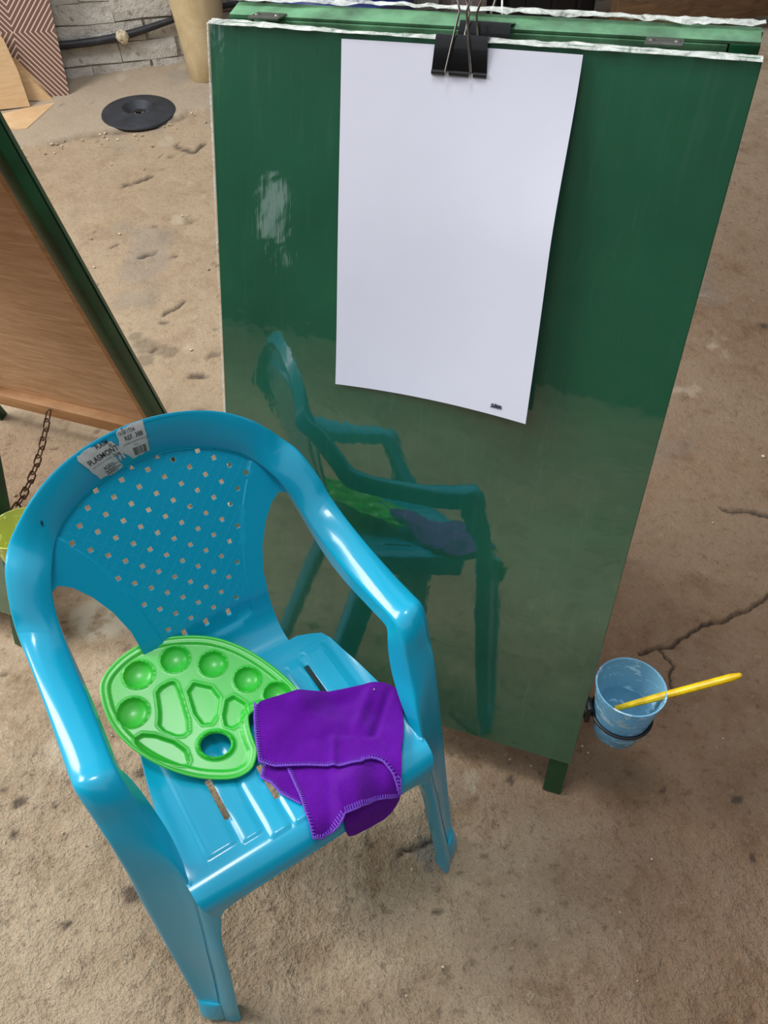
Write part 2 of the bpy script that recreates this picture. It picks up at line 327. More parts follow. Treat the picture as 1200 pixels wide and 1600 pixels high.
# ------------------------------------------------------------------ setting: floor
RAMP = 0.13
def fz(x, y): return RAMP * max(0.0, y - 1.3)
def axis(lo, c0, c1, hi, st, g):
    a = list(np.arange(c0, c1, st)); s = st; x = a[-1]
    while x < hi: s *= g; x += s; a.append(x)
    s = st; x = c0; b = []
    while x > lo: s *= g; x -= s; b.append(x)
    return np.array(b[::-1] + a)
def line_d(X, Y, pts):
    d = np.full(X.shape, 9.)
    for (ax, ay), (bx, by) in zip(pts[:-1], pts[1:]):
        L = (bx - ax) ** 2 + (by - ay) ** 2; t = np.clip(((X - ax) * (bx - ax) + (Y - ay) * (by - ay)) / L, 0, 1)
        d = np.minimum(d, np.hypot(X - ax - t * (bx - ax), Y - ay - t * (by - ay)))
    return d
def build_floor():
    xs = axis(-5, -.62, .72, 5, .0050, 1.016); ys = axis(-4, .12, .90, 5.2, .0050, 1.0065)
    fine = lambda a, lo, hi, st: np.concatenate([a[a < lo], np.arange(lo, hi, st), a[a >= hi]])
    xs = fine(xs, .36, .70, .0025); ys = fine(ys, .62, .84, .0025)
    X, Y = np.meshgrid(xs, ys); sh = X.shape
    wx = (fbm(X * 30, Y * 30) - .5) * .022; wy = (fbm(X * 30 + 50, Y * 30) - .5) * .022
    Xw, Yw = X + wx, Y + wy
    base = RAMP * np.maximum(0, Y - 1.3)
    rough = sstep(.62, .42, Y + .25 * (fbm(X * 4, Y * 4) - .5)) * .85 + .15
    relief = fbm(X * 22, Y * 22, 5) - .5
    Z = base + relief * .006 * (.3 + rough) + (fbm(X * 75, Y * 75, 3) - .5) * .0035 * rough + (fbm(X * 3, Y * 3) - .5) * .004 - .0035
    # slab by the wall, higher than the floor in front
    sl = [(-5, 1.2), (-1.162, 2.488), (-1.094, 2.526), (-1.015, 2.565), (-.934, 2.604), (-.798, 2.639), (-.68, 2.67), (-.63, 2.745), (-.55, 2.779), (-.2, 2.9), (5, 3.9)]
    ysl = np.interp(Xw, [p[0] for p in sl], [p[1] for p in sl]); slab = sstep(-.006, .012, Yw - ysl)
    Z += slab * .012
    crack = np.zeros(sh)
    for pts, w in (([(0.384, 0.699), (0.41, 0.71), (0.445, 0.711), (0.46, 0.724), (0.489, 0.742), (0.518, 0.756), (0.559, 0.772), (0.622, 0.804), (.8, .86)], .0022),
                   ([(.42, .71), (.43, .68), (.415, .65), (.42, .63)], .0016), ([(0.065, 0.417), (0.033, 0.412), (0.013, 0.402)], .004), ([(-0.74, 2.296), (-0.708, 2.324), (-0.675, 2.349)], .008),
                   ([(-0.629, 1.935), (-0.591, 1.949)], .007), ([(-0.524, 1.68), (-0.497, 1.704), (-0.485, 1.73)], .006), ([(-0.629, 2.538), (-0.572, 2.491), (-0.544, 2.548)], .008),
                   ([(.30, 1.25), (.42, 1.18), (.55, 1.22)], .005), ([(.62, 1.02), (.70, 1.0), (.82, 1.06)], .005), ([(-.42, 1.95), (-.36, 1.9), (-.33, 1.93)], .006)):
        crack = np.maximum(crack, 1 - sstep(w * .4, w * 1.5, line_d(Xw, Yw, pts)))
    Z -= crack * .006
    step_up = sstep(0, .006, Yw - np.interp(Xw, [.38, .41, .46, .52, .62, .8], [.699, .71, .72, .756, .804, .86])) * sstep(.37, .42, X) * sstep(1.0, .8, Y)
    Z += step_up * .003
    blob = lambda x, y, r, k=1.0: sstep(r * 1.25, r * .75, np.hypot(Xw - x, (Yw - y) * k))
    dark = np.zeros(sh)
    for x, y, r in ((-.443, .477, .005), (-.318, .362, .011), (-.335, .513, .008), (-.485, .435, .007), (-.494, .482, .009), (-.382, .331, .006), (.456, .468, .006), (.45, .391, .005), (.363, .485, .004), (.165, .499, .005), (.05, .33, .004), (.25, .18, .006), (-.25, 2.2, .012), (.9, 1.6, .012)):
        dark = np.maximum(dark, blob(x, y, r) * .75)
    st = np.zeros(sh)
    for x, y, r in ((-.577, 1.597, .018), (-.545, 1.565, .028), (-.49, 1.54, .022), (-.54, 1.515, .02), (-.562, 1.483, .016), (-.515, 1.548, .02)): st = np.maximum(st, blob(x, y, r))
    dark = np.maximum(dark, st * .38); dark = np.maximum(dark, crack * .85)
    rr = random.Random(11)
    for k in range(90):
        x = rr.uniform(-1.2, 1.6) if k % 2 else rr.uniform(-.75, -.15); y = rr.uniform(1.25, 2.9) if k % 3 else rr.uniform(.0, 1.3)
        if k % 2 == 0: y = rr.uniform(1.2, 2.6)
        a = rr.uniform(-.5, .9); rx = rr.uniform(.006, .026) * (1 if y > 1.2 else .45); ry = rx * rr.uniform(.2, .45); i0, i1 = np.searchsorted(xs, (x - .05, x + .05)); j0, j1 = np.searchsorted(ys, (y - .05, y + .05))
        sl_ = (slice(j0, j1), slice(i0, i1)); u = (Xw[sl_] - x) * math.cos(a) + (Yw[sl_] - y) * math.sin(a); v = -(Xw[sl_] - x) * math.sin(a) + (Yw[sl_] - y) * math.cos(a)
        b_ = sstep(1.25, .6, np.sqrt((u / rx) ** 2 + (v / ry) ** 2)); dark[sl_] = np.maximum(dark[sl_], b_ * rr.uniform(.35, .8)); Z[sl_] -= b_ * .003
    edge_l = np.exp(-((Yw - ysl + .008) / .010) ** 2) * sstep(.38, .6, fbm(X * 14, Y * 14, 2) + .08); dark = np.maximum(dark, edge_l * .55)
    spk = fbm(X * 60 + 9, Y * 60, 3); dark = np.maximum(dark, sstep(.735, .78, spk) * .55)
    pale = blob(-.462, .79, .048, 1.1) * .85 * sstep(.3, .5, fbm(X * 60, Y * 60, 3)); Z += pale * .002
    pale = np.maximum(pale, sstep(.70, .76, fbm(X * 9 + 3, Y * 9, 4)) * .35)
    grey = np.maximum(blob(.045, .406, .012, .8) * .6, blob(.052, .392, .010, 1) * .4); Z -= grey * .004 * (fbm(X * 80, Y * 80) > .5)
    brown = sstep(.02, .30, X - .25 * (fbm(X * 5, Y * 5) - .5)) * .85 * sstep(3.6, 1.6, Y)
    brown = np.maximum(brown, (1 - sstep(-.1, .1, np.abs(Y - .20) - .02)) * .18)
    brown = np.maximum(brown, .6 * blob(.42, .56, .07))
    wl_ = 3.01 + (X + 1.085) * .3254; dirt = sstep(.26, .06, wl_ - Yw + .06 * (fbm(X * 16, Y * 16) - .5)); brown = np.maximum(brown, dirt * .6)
    Z += dirt * (.004 + .006 * fbm(X * 40, Y * 40, 3))
    grey = np.maximum(grey, sstep(.56, .66, fbm(X * 5 + 20, Y * 5 + 7, 3)) * .30 * sstep(1.0, 1.4, Y))
    far = sstep(.6, 1.5, Y) * .9 * sstep(.9, .1, X)
    verts = np.stack([X.ravel(), Y.ravel(), Z.ravel()], 1); ny, nx = sh; i = np.arange(nx * ny).reshape(sh)
    q = np.stack([i[:-1, :-1].ravel(), i[:-1, 1:].ravel(), i[1:, 1:].ravel(), i[1:, :-1].ravel()], 1)
    me = bpy.data.meshes.new('floor'); me.from_pydata(verts.tolist(), [], q.tolist())
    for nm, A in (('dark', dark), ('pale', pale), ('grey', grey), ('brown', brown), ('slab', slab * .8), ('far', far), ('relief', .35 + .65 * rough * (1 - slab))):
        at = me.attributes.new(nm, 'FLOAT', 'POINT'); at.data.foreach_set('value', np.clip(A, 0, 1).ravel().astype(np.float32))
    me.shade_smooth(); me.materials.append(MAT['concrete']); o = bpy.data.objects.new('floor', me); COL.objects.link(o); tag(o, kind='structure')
build_floor()

# ------------------------------------------------------------------ setting: walls
WA = Vector((-1.085, 3.01)); WD = Vector((.418, .136)).normalized(); WNV = Vector((WD.y, -WD.x)); WROT = math.atan2(WD.y, WD.x)
def wp(t, off, z): p = WA + WD * t + WNV * off; return (p.x, p.y, z)
def build_walls():
    w = empty('wall_back', (WA.x, WA.y, 0), WROT); tag(w, kind='structure')
    g = Geo()
    g.box((1.2, .072, 1.3), (7.6, .16, 3.0)); g.obj('mortar_bed', MAT['mortar'], w, smooth=False)
    protos = []
    for k in range(4):
        bm = bmesh.new(); bmesh.ops.create_cube(bm, size=1.0)
        for v in bm.verts: v.co = Vector((v.co.x * .193, v.co.y * .06, v.co.z * .0565))
        bmesh.ops.subdivide_edges(bm, edges=bm.edges, cuts=1, use_grid_fill=True)
        r = random.Random(k)
        for v in bm.verts: v.co += Vector((r.uniform(-.003, .003), r.uniform(-.003, .003), r.uniform(-.0035, .0035)))
        me = bpy.data.meshes.new('brick'); bm.to_mesh(me); bm.free(); me.materials.append(MAT['brick']); protos.append(me)
    n = 0
    for row in range(14):
        for c in range(-4, 15):
            x = c * .2 + (row % 2) * .1 + random.uniform(-.005, .005); z = .235 + row * .0615
            o = bpy.data.objects.new('brick', protos[n % 4]); n += 1; COL.objects.link(o); o.parent = w
            o.location = (x, .014 + random.uniform(-.005, .005), z + x * .012); o.rotation_euler = (random.uniform(-.03, .03), random.uniform(-.012, .012), random.uniform(-.015, .015))
    g = Geo(); g.box((-.7, -3.5, 1.0), (9.2, .15, 2.9)); g.obj('wall_front', MAT['darkwall'], smooth=False)['kind'] = 'structure'
    g = Geo(); g.box((-5.3, -2.0, .9), (.15, 3.2, 2.5)); g.obj('reflection_wall', MAT['palewall'], smooth=False)['kind'] = 'structure'  # unseen wall, added to dim the reflection at the board's left edge
    g = Geo(); g.box((3.8, .2, 1.5), (.15, 7.4, 3.6)); g.obj('wall_right', MAT['darkwall'], smooth=False)['kind'] = 'structure'
build_walls()
def build_mirror_glow():
    # unseen glowing ovals added behind the camera, mirrored as spots in the board
    R = empty('mirror_glow_1', (-4.42, -3.42, .92)); tag(R, kind='structure')
    M = Mat('mirror_glow', (240, 248, 250), .5); M.b.inputs['Emission Color'].default_value = (.85, .95, 1, 1); M.b.inputs['Emission Strength'].default_value = 0.7
    for nm, x, z, a, b in (('glow_oval', 0, 0, .17, .26), ('glow_oval', .17, -.36, .05, .09)):
        v = [(x + a * math.cos(t), 0, z + b * math.sin(t)) for t in np.linspace(0, 2 * PI, 33)[:-1]]; vv, ff = shell(v, [tuple(range(32))], .006); mesh_obj(nm, vv, ff, M.m, R, smooth=False)
        g = Geo(); g.tube(v, .02, 6, closed=True); g.obj('glow_rim', MAT['darkwall'], R)
build_mirror_glow()

# ------------------------------------------------------------------ the armchair
CH = Matrix.Translation((-.0530, .3112, 0)) @ Matrix.Rotation(math.radians(32.84), 4, 'Z')
def chair():
    R = empty('child_armchair', (-.0530, .3112, 0), math.radians(32.84), 'small turquoise plastic armchair with woven-look back and torn sticker, in front of the green board', 'chair')
    TH = .0032
    # stations from foot to top centre: inner edge I, outer edge O, bulge B, inner flange F (offset), outer lip L (offset), tag
    ST = [((.153, .001, .000), (.170, .014, .000), (.0015, -.0015, 0), (-.001, .012, 0), (-.001, .013, 0)),
          ((.1525, .002, .012), (.1715, .014, .012), (.0020, -.0020, 0), (-.001, .014, 0), (-.001, .014, 0)),
          ((.150, .004, .035), (.169, .021, .034), (.0016, -.0016, 0), (-.001, .016, 0), (-.002, .016, 0)),
          ((.149, .005, .042), (.169, .023, .044), (-.0012, .0012, 0), (-.001, .016, 0), (-.002, .016, 0)),
          ((.143, .010, .093), (.1695, .034, .100), (-.0025, .0025, 0), (-.001, .018, 0), (-.002, .018, 0)),
          ((.1375, .015, .150), (.1698, .043, .150), (-.0025, .0025, 0), (-.001, .020, 0), (-.002, .020, 0)),
          ((.133, .020, .190), (.170, .049, .185), (-.0025, .0025, 0), (-.001, .020, 0), (-.002, .022, 0)),
          ((.129, .027, .235), (.170, .057, .233), (-.0025, .0025, 0), (-.002, .020, 0), (-.002, .022, 0)),
          ((.129, .037, .266), (.169, .062, .268), (-.0025, .0025, 0), (-.003, .020, 0), (-.002, .022, -.002)),
          ((.132, .050, .288), (.1695, .069, .298), (-.001, .001, 0), (-.006, .022, 0), (-.002, .022, -.003)),
          ((.137, .066, .310), (.1705, .077, .322), (.001, -.001, 0), (-.008, .024, -.002), (-.002, .022, -.006)),
          ((.1395, .080, .336), (.1725, .088, .340), (.003, -.003, .001), (-.007, .022, -.008), (-.002, .020, -.010)),
          ((.1415, .090, .358), (.1745, .098, .361), (.003, -.004, .003), (-.006, .018, -.014), (-.001, .014, -.016)),
          ((.1425, .103, .370), (.1755, .108, .372), (.002, -.002, .006), (-.004, .010, -.018), (0, .006, -.020)),
          ((.1425, .122, .370), (.1755, .124, .372), (0, 0, .005), (-.002, 0, -.018), (.001, 0, -.021)),
          ((.1415, .150, .368), (.1745, .157, .372), (0, 0, .0055), (-.002, 0, -.017), (.001, 0, -.021)),
          ((.1400, .198, .366), (.1725, .205, .377), (0, 0, .0055), (-.002, 0, -.016), (.001, 0, -.021)),
          ((.1395, .235, .368), (.1715, .247, .384), (0, 0, .0055), (-.002, 0, -.013), (.001, .002, -.021)),
          ((.1380, .262, .377), (.1710, .278, .393), (-.001, -.001, .0055), (-.001, .004, -.010), (.001, .005, -.020)),
          ((.1350, .283, .390), (.1670, .294, .412), (-.001, -.003, .004), (0, .008, -.006), (.001, .009, -.018)),
          ((.1300, .297, .407), (.1580, .316, .436), (-.001, -.004, .003), (0, .009, -.004), (.001, .012, -.014)),
          ((.1210, .309, .426), (.1465, .334, .449), (-.001, -.0035, .002), (0, .008, .000), (0, .010, -.013)),
          ((.1080, .322, .444), (.1300, .335, .470), (-.0005, -.003, .0015), (0, .006, .001), (0, .010, -.013)),
          ((.0900, .330, .459), (.1090, .336, .4915), (-.0005, -.0025, .001), (0, .006, .001), (0, .010, -.013)),
          ((.0600, .337, .474), (.0800, .341, .5090), (0, -.0022, .001), (0, .006, .001), (0, .009, -.013)),
          ((.0300, .341, .482), (.0420, .3435, .5220), (0, -.0022, .001), (0, .006, .001), (0, .009, -.013)),
          ((.0000, .342, .485), (.0000, .344, .5270), (0, -.0022, .001), (0, .006, .001), (0, .009, -.013))]
    K = len(ST); P = []
    for s in ST:
        I, O, B, F, L = [np.array(a, float) for a in s]; d = O - I; d /= np.linalg.norm(d)
        I2, O2 = I - d * .0012, O + d * .0012
        P.append([I2 + F, I2 + F * .35, I2, I2 * .72 + O2 * .28 + B * .9, (I2 + O2) / 2 + B, I2 * .28 + O2 * .72 + B * .9, O2, O2 + L * .35, O2 + L])
    P = np.array(P); mir = P[::-1][1:].copy(); mir[:, :, 0] *= -1; P = np.vstack([P, mir]); n = len(P)
    # profile rounding (Chaikin, ends kept)
    def chaikin(A):
        out = [A[:, 0]]
        for k in range(A.shape[1] - 1): out += [A[:, k] * .78 + A[:, k + 1] * .22, A[:, k] * .22 + A[:, k + 1] * .78]
        out.append(A[:, -1]); return np.stack(out, 1)
    P = chaikin(P); P = chaikin(P)
    # catmull-rom along stations, SUB samples per span
    SUB = 5; rows = []
    for i in range(n - 1):
        p0, p1, p2, p3 = P[max(i - 1, 0)], P[i], P[i + 1], P[min(i + 2, n - 1)]
        for k in range(SUB):
            t = k / SUB; rows.append(.5 * ((2 * p1) + (-p0 + p2) * t + (2 * p0 - 5 * p1 + 4 * p2 - p3) * t * t + (-p0 + 3 * p1 - 3 * p2 + p3) * t ** 3))
    rows.append(P[-1]); rows = np.array(rows); nr, nc = rows.shape[:2]
    fac = [[(i * nc + j, (i + 1) * nc + j, (i + 1) * nc + j + 1, i * nc + j + 1) for j in range(nc - 1)] for i in range(nr - 1)]
    flat = rows.reshape(-1, 3)
    vv, ff = shell(flat, [f for r in fac for f in r], TH, front=None)
    nq = (nr - 1) * (nc - 1)
    # which side is the front: flip if the back-top normal points backwards
    mid = rows[(nr // 2)]; a = np.cross(rows[nr // 2 + 1][nc // 2] - mid[nc // 2], mid[nc // 2 + 1] - mid[nc // 2])
    T_ = TH if a[1] < 0 else -TH
    def band(i0, i1):
        vs = rows[i0:i1 + 1].reshape(-1, 3); m_ = i1 - i0
        fs = [(i * nc + j, (i + 1) * nc + j, (i + 1) * nc + j + 1, i * nc + j + 1) for i in range(m_) for j in range(nc - 1)]
        return shell(vs, fs, T_)
    cLeg, cArm = 8 * SUB, 18 * SUB
    def strip(sgn):
        # front strip of the leg, between crease C and inner edge L, then a return to the rear
        C = [(.1535, .000, 0), (.1525, .001, .012), (.150, .003, .035), (.143, .009, .093), (.1375, .014, .150), (.133, .019, .190), (.129, .026, .235), (.128, .034, .262)]
        Lq = [(.139, -.010, 0), (.138, -.009, .012), (.137, -.008, .035), (.1305, -.001, .100), (.126, .005, .155), (.1225, .009, .180), (.1165, .012, .208), (.112, .013, .236)]
        vs = []
        A = []
        for c, l in zip(C, Lq):
            c, l = np.array(c), np.array(l); A.append([c + (0, .004, 0), c, (c + l) / 2 + (0, -.0015, 0), l, l + (-.002, .004, 0), l + (-.003, .018, 0)])
        A = np.array(A); A = chaikin(A)
        rws = []
        for i in range(len(A) - 1):
            p0, p1, p2, p3 = A[max(i - 1, 0)], A[i], A[i + 1], A[min(i + 2, len(A) - 1)]
            for k in range(4):
                t = k / 4; rws.append(.5 * ((2 * p1) + (-p0 + p2) * t + (2 * p0 - 5 * p1 + 4 * p2 - p3) * t * t + (-p0 + 3 * p1 - 3 * p2 + p3) * t ** 3))
        rws.append(A[-1]); rws = np.array(rws); rws[:, :, 0] *= sgn; c_ = rws.shape[1]
        fs = [(i * c_ + j, (i + 1) * c_ + j, (i + 1) * c_ + j + 1, i * c_ + j + 1) for i in range(len(rws) - 1) for j in range(c_ - 1)]
        return shell(rws.reshape(-1, 3), fs, TH, front=(0, -1, 0))
    for k, (a, b) in enumerate(((0, cLeg), (nr - 1 - cLeg, nr - 1))):
        g = Geo(); v, f = band(a, b); g.add(v, f); v, f = strip(1 if k == 0 else -1); g.add(v, f); g.obj('leg', MAT['blue'], R, sharp=50)
    for a, b in ((cLeg, cArm), (nr - 1 - cArm, nr - 1 - cLeg)):
        v, f = band(a, b); mesh_obj('armrest', v, f, MAT['blue'], R, sharp=50)
    # ---- back panel with the lattice of square holes
    def Pb(p):
        x, v = p[:, 0], p[:, 1]; t = np.clip((v - .26) / .05, 0, 1)
        y = np.where(v >= .31, .2633 + .4537 * (v - .31), (1 - t) ** 2 * .222 + 2 * t * (1 - t) * .252 + t * t * .2633)
        z = np.where(v >= .31, v, (1 - t) ** 2 * .260 + 2 * t * (1 - t) * .260 + t * t * .31)
        y = y - 60 * np.maximum(0, np.abs(x) - .12) ** 2
        d = poly_sd(p, PAN); y = y + .0018 * sstep(0, .0009, d)           # the woven field lies a little deeper
        e = (p[:, 0] / .0134 + p[:, 1] / .01195); h = (p[:, 0] / .0134 - p[:, 1] / .01195)
        return np.stack([x, y, z], 1)
    right = [(.0500, .300), (.0545, .322), (.0596, .3457), (.0660, .368), (.0731, .388), (.0805, .406), (.0895, .4217), (.1045, .4445), (.0927, .4560), (.0740, .4668), (.0546, .4745), (.031, .4805), (.0095, .483)]
    PAN = [(x, v) for x, v in right] + [(-x, v) for x, v in right[::-1]] + [(-.030, .2965), (0, .2955), (.030, .2965)]
    H = """.0531,.4715 .0669,.4594 .08,.4469 .0941,.4343 .0262,.4717 .0397,.4597 .0527,.4472 .0662,.4346 .0801,.4218 -.0008,.4716 .0121,.4596 .0258,.4474 .039,.4355 .0528,.4228 .0668,.41
    -.0281,.4712 -.0148,.4594 -.0013,.4476 .0121,.4353 .0258,.4233 .0392,.4111 .053,.3987 .0667,.3861 -.0547,.4707 -.0413,.459 -.0281,.4472 -.0146,.4356 -.0012,.4236 .0119,.4117 .0257,.3995 .0391,.3872 .0528,.3744
    -.068,.4585 -.0547,.4468 -.0414,.435 -.028,.4234 -.0147,.4116 -.0012,.3997 .0123,.3876 .0255,.3756 .039,.3634 .0526,.3507 -.0814,.4459 -.0681,.4345 -.0545,.4227 -.041,.411 -.0278,.3993 -.0145,.3877 -.0014,.3757 .0118,.3638 .0253,.3519 .0386,.3396
    -.0941,.4337 -.0812,.4211 -.0677,.4098 -.0546,.3983 -.0411,.3869 -.0281,.3754 -.015,.3637 -.0016,.3522 .0118,.3403 .0251,.3283 .0386,.3156 -.0676,.3855 -.0546,.3743 -.0413,.3632 -.0281,.3519 -.015,.3406 -.0018,.3286 .0115,.3166 .0251,.3068
    -.0543,.3504 -.0413,.3394 -.028,.3281 -.0151,.3167 -.0015,.3072 -.0414,.3157 -.0272,.307"""
    holes = []
    for w in H.split():
        x, v = map(float, w.split(',')); a = .0027; b = .0027
        sh = .0005; holes.append([(x - a + sh, v - b), (x + a, v - b + sh), (x + a - sh, v + b), (x - a, v + b - sh)])
    for x, v in ((.0122, .4795), (-.0149, .479)): holes.append([(x - .003, v - .0022), (x + .003, v - .0022), (x, v + .0022)])
    er = [(.0745, .2600), (.0741, .2861), (.0740, .305), (.0770, .332), (.0855, .358), (.0975, .380), (.1105, .396), (.1220, .4035), (.1290, .4030)]
    top = [(.1310, .410), (.1215, .4265), (.1085, .4445), (.0905, .4595), (.0600, .4745), (.0300, .4825), (0, .4855)]
    OUT = er + top + [(-x, v) for x, v in (er + top[:-1])[::-1]]
    OUT = resample(OUT, .004)
    pc_ = np.mean(PAN, 0); inner = [p + (pc_ - p) / np.linalg.norm(pc_ - p) * .0012 for p in (np.array(q) for q in resample(PAN, .0022))]
    EX = np.array(list(resample(PAN, .0022)) + inner); k_ = poly_sd(EX, OUT) > .0008
    for h in holes: k_ &= np.hypot(*(EX - np.mean(h, 0)).T) > .0045
    V, F = tri_sheet(OUT, holes, .0042, extra=EX[k_])
    g = Geo(); v, f = band(cArm, nr - 1 - cArm); g.add(v, f)
    v, f = shell(Pb(V), F, TH, front=(0, -1, .4)); g.add(v, f)
    back = g.obj('backrest', MAT['blue'], R, sharp=50)
    # raised ribbons of the woven field (a diagonal weave standing 0.6 mm proud)
    g = Geo()
    for k in range(-19, 20):
        for sg in (1, -1):
            pts = []
            for i in range(0, 120):
                x = -.11 + i * .0019; v = .378 + sg * (x - k * .0134 - .0060) * .8925
                pts.append((x, v))
            pts = np.array(pts); ins = poly_sd(pts, PAN) > .0022
            hd = np.min(np.hypot(pts[:, None, 0] - np.array([np.mean(h, 0)[0] for h in holes])[None], pts[:, None, 1] - np.array([np.mean(h, 0)[1] for h in holes])[None]), 1) > .0042
            ok = ins & hd; run = []
            for i in range(len(pts) + 1):
                if i < len(pts) and ok[i]: run.append(pts[i])
                else:
                    if len(run) > 2:
                        q = Pb(np.array(run)); q[:, 1] += .0001; g.tube(q, .00022, 4)
                    run = []
    wv = g.obj('woven_ribbing', MAT['blue'], R)
    # ---- seat: top, slats, rolled front, apron  (parameters x, s; s runs forward from the back)
    s1 = .222 - .034; RR = .022; s2 = s1 + RR * PI / 2
    def Ps(p, off=0.0):
        x, s = p[:, 0], p[:, 1]; off = np.broadcast_to(off, x.shape); a = np.clip((s - s1) / RR, 0, PI / 2)
        y = np.where(s < s1, .222 - s, .034 - (RR + off) * np.sin(a)); z = np.where(s < s1, .260 + off, .260 - RR + (RR + off) * np.cos(a) - np.maximum(0, s - s2))
        y = y - .003 * (1 - (x / .12) ** 2) * sstep(s1, s2, s)
        z = z - .003 * np.cos(np.clip(x / .125, -1, 1) * PI / 2) * sstep(.0, .05, s) * sstep(s1, s1 - .05, s)
        return np.stack([x, y, z], 1)
    def Seat(p):
        x, s = p[:, 0], p[:, 1]; ax = np.abs(x); h = np.zeros(len(x))
        for lo, hi, a, b in ((.0015, .0225, .045, .192), (.0265, .047, .045, .191), (.051, .0715, .030, .1805), (.0755, .106, .022, .176)):
            h = np.maximum(h, np.minimum(sstep(lo - .0005, lo + .0018, ax) * sstep(hi + .0005, hi - .0018, ax), sstep(a - .001, a + .0015, s) * sstep(b + .001, b - .0018, s)))
        q = Ps(p, .0017 * h); e = sstep(.112, .127, ax - .0) * sstep(.19, .15, s); q[:, 2] += .004 * e; return q
    rt = [(.0740, -.0015), (.0850, -.002), (.1000, .004), (.1110, .010), (.1160, .022), (.1190, .045), (.1230, .070), (.1260, .095), (.1290, .118), (.1330, .135), (.1330, .155), (.1300, .190), (.1290, .205), (.1240, .225), (.1170, .246), (.1100, .235), (.0950, .2305), (.0600, .228), (.0300, .2275)]
    SO = rt + [(0, .2275)] + [(-x, s) for x, s in rt[::-1]]
    SO = resample(SO, .004)
    slots = []
    for cx in (-.0735, -.0245, .0245, .0735):
        for a, b in (((.102, .150), (.040, .082)) if abs(cx) > .05 else ((.116, .158), (.050, .096))):
            w = .0030; slots.append([(cx - w, a), (cx, a - .001), (cx + w, a), (cx + w, b), (cx, b + .001), (cx - w, b)])
    xs = sorted(set(round(s_ * v, 5) for s_ in (-1, 1) for v in (0, .0012, .0030, .008, .013, .018, .021, .0228, .0262, .0285, .034, .040, .0452, .0474, .0506, .053, .058, .064, .0698, .072, .0752, .0775, .083, .090, .097, .104, .1065, .1095, .113, .117, .121, .125)))
    ys = np.array(list(np.arange(0, .168, .005)) + list(np.arange(.168, .2, .0016)) + list(np.arange(.2, .24, .003)))
    V, F = tri_sheet(SO, slots, .003, xs=np.array(xs), ys=ys)
    v, f = shell(Seat(V), F, TH, front=(0, 0, 1)); g = Geo(); g.add(v, f)
    for sg in (-1, 1):   # side skirts
        A = []
        for x, s in rt[3:10]:
            q = Seat(np.array([[x, s]]))[0]; A.append([(sg * (q[0] - .001), q[1], q[2] - .001), (sg * (q[0] + .002), q[1], q[2] - .010), (sg * (q[0] + .002), q[1], q[2] - .026)])
        A = np.array(A); v, f = shell(A.reshape(-1, 3), [(i * 3 + j, (i + 1) * 3 + j, (i + 1) * 3 + j + 1, i * 3 + j + 1) for i in range(len(A) - 1) for j in range(2)], TH, front=(sg, 0, 0)); g.add(v, f)
    # ledge under the apron
    g.tube([tuple(q) for q in Ps(np.array([(x, .2250) for x in np.linspace(-.090, .090, 20)]), -.0004)], .0011, 6)
    g.obj('seat', MAT['blue'], R, sharp=50)
    # ---- rear legs
    for sg in (-1, 1):
        A = []
        for t in np.linspace(0, 1, 12):
            c = np.array([.092 + .022 * t, .203 + .061 * t, .250 * (1 - t)]); w = .020 - .006 * t
            A.append([c + (-w, -.002, 0), c + (-w + .002, .012, 0), c + (w - .004, .014, 0), c + (w, .010, 0), c + (w + .001, -.018 + .004 * t, 0)])
        A = chaikin(np.array(A)); A[:, :, 0] *= sg; c_ = A.shape[1]
        v, f = shell(A.reshape(-1, 3), [(i * c_ + j, (i + 1) * c_ + j, (i + 1) * c_ + j + 1, i * c_ + j + 1) for i in range(len(A) - 1) for j in range(c_ - 1)], TH, front=(0, 1, 0))
        mesh_obj('leg', v, f, MAT['blue'], R, sharp=50)
    # ---- torn sticker on the top rim: (s, t) on the band: s = station coordinate, t = 0 inner .. 1 outer
    c0, c1 = int(nc * .24), int(nc * .76)
    core = rows[:, c0:c1 + 1]
    def bandpt(p, off):
        p = np.atleast_2d(p); si = np.clip(p[:, 0] * SUB, 0, nr - 1.001); ti = np.clip(p[:, 1], 0, 1) * (core.shape[1] - 1.001)
        i = si.astype(int); j = ti.astype(int); a = (si - i)[:, None]; b = (ti - j)[:, None]
        q = (core[i, j] * (1 - a) + core[i + 1, j] * a) * (1 - b) + (core[i, j + 1] * (1 - a) + core[i + 1, j + 1] * a) * b
        du = core[i + 1, j] - core[i, j]; dv = core[i, j + 1] - core[i, j]; nn = np.cross(du, dv); nn /= np.linalg.norm(nn, axis=1)[:, None]; nn[nn[:, 1] > 0] *= -1
        return q + nn * off
    # physical frame of the label: u along the rim (m), v across (m), anchored on the left shoulder
    c_s = STICK[0]; ds = 1e-2
    def lab(p, off):
        p = np.atleast_2d(np.asarray(p, float)) * np.array([1.32, 1.22]); s = np.full(len(p), c_s)
        # march along the band so that u is metres
        tab_s = np.linspace(c_s - 3, c_s + 3, 121); Q = bandpt(np.stack([tab_s, np.full(121, .5)], 1), 0); L = np.concatenate([[0], np.cumsum(np.linalg.norm(np.diff(Q, axis=0), axis=1))]); L -= np.interp(c_s, tab_s, L)
        s = np.interp(-p[:, 0], L, tab_s); wd = .030
        return bandpt(np.stack([s, .5 + p[:, 1] / wd], 1), off)
    rag = random.Random(3)
    def ragged(poly, amp): return [(x + rag.uniform(-amp, amp), y + rag.uniform(-amp, amp)) for x, y in resample(poly, .0016)]
    stk = None
    g = Geo()
    left = [(-.0245, -.0085), (-.0255, .0075), (-.0235, .0085), (-.008, .0080), (-.001, .0060), (.001, .0025), (-.001, -.0015), (-.004, -.0030), (-.0035, -.0085), (-.0075, -.0105), (-.016, -.0105), (-.0205, -.0085)]
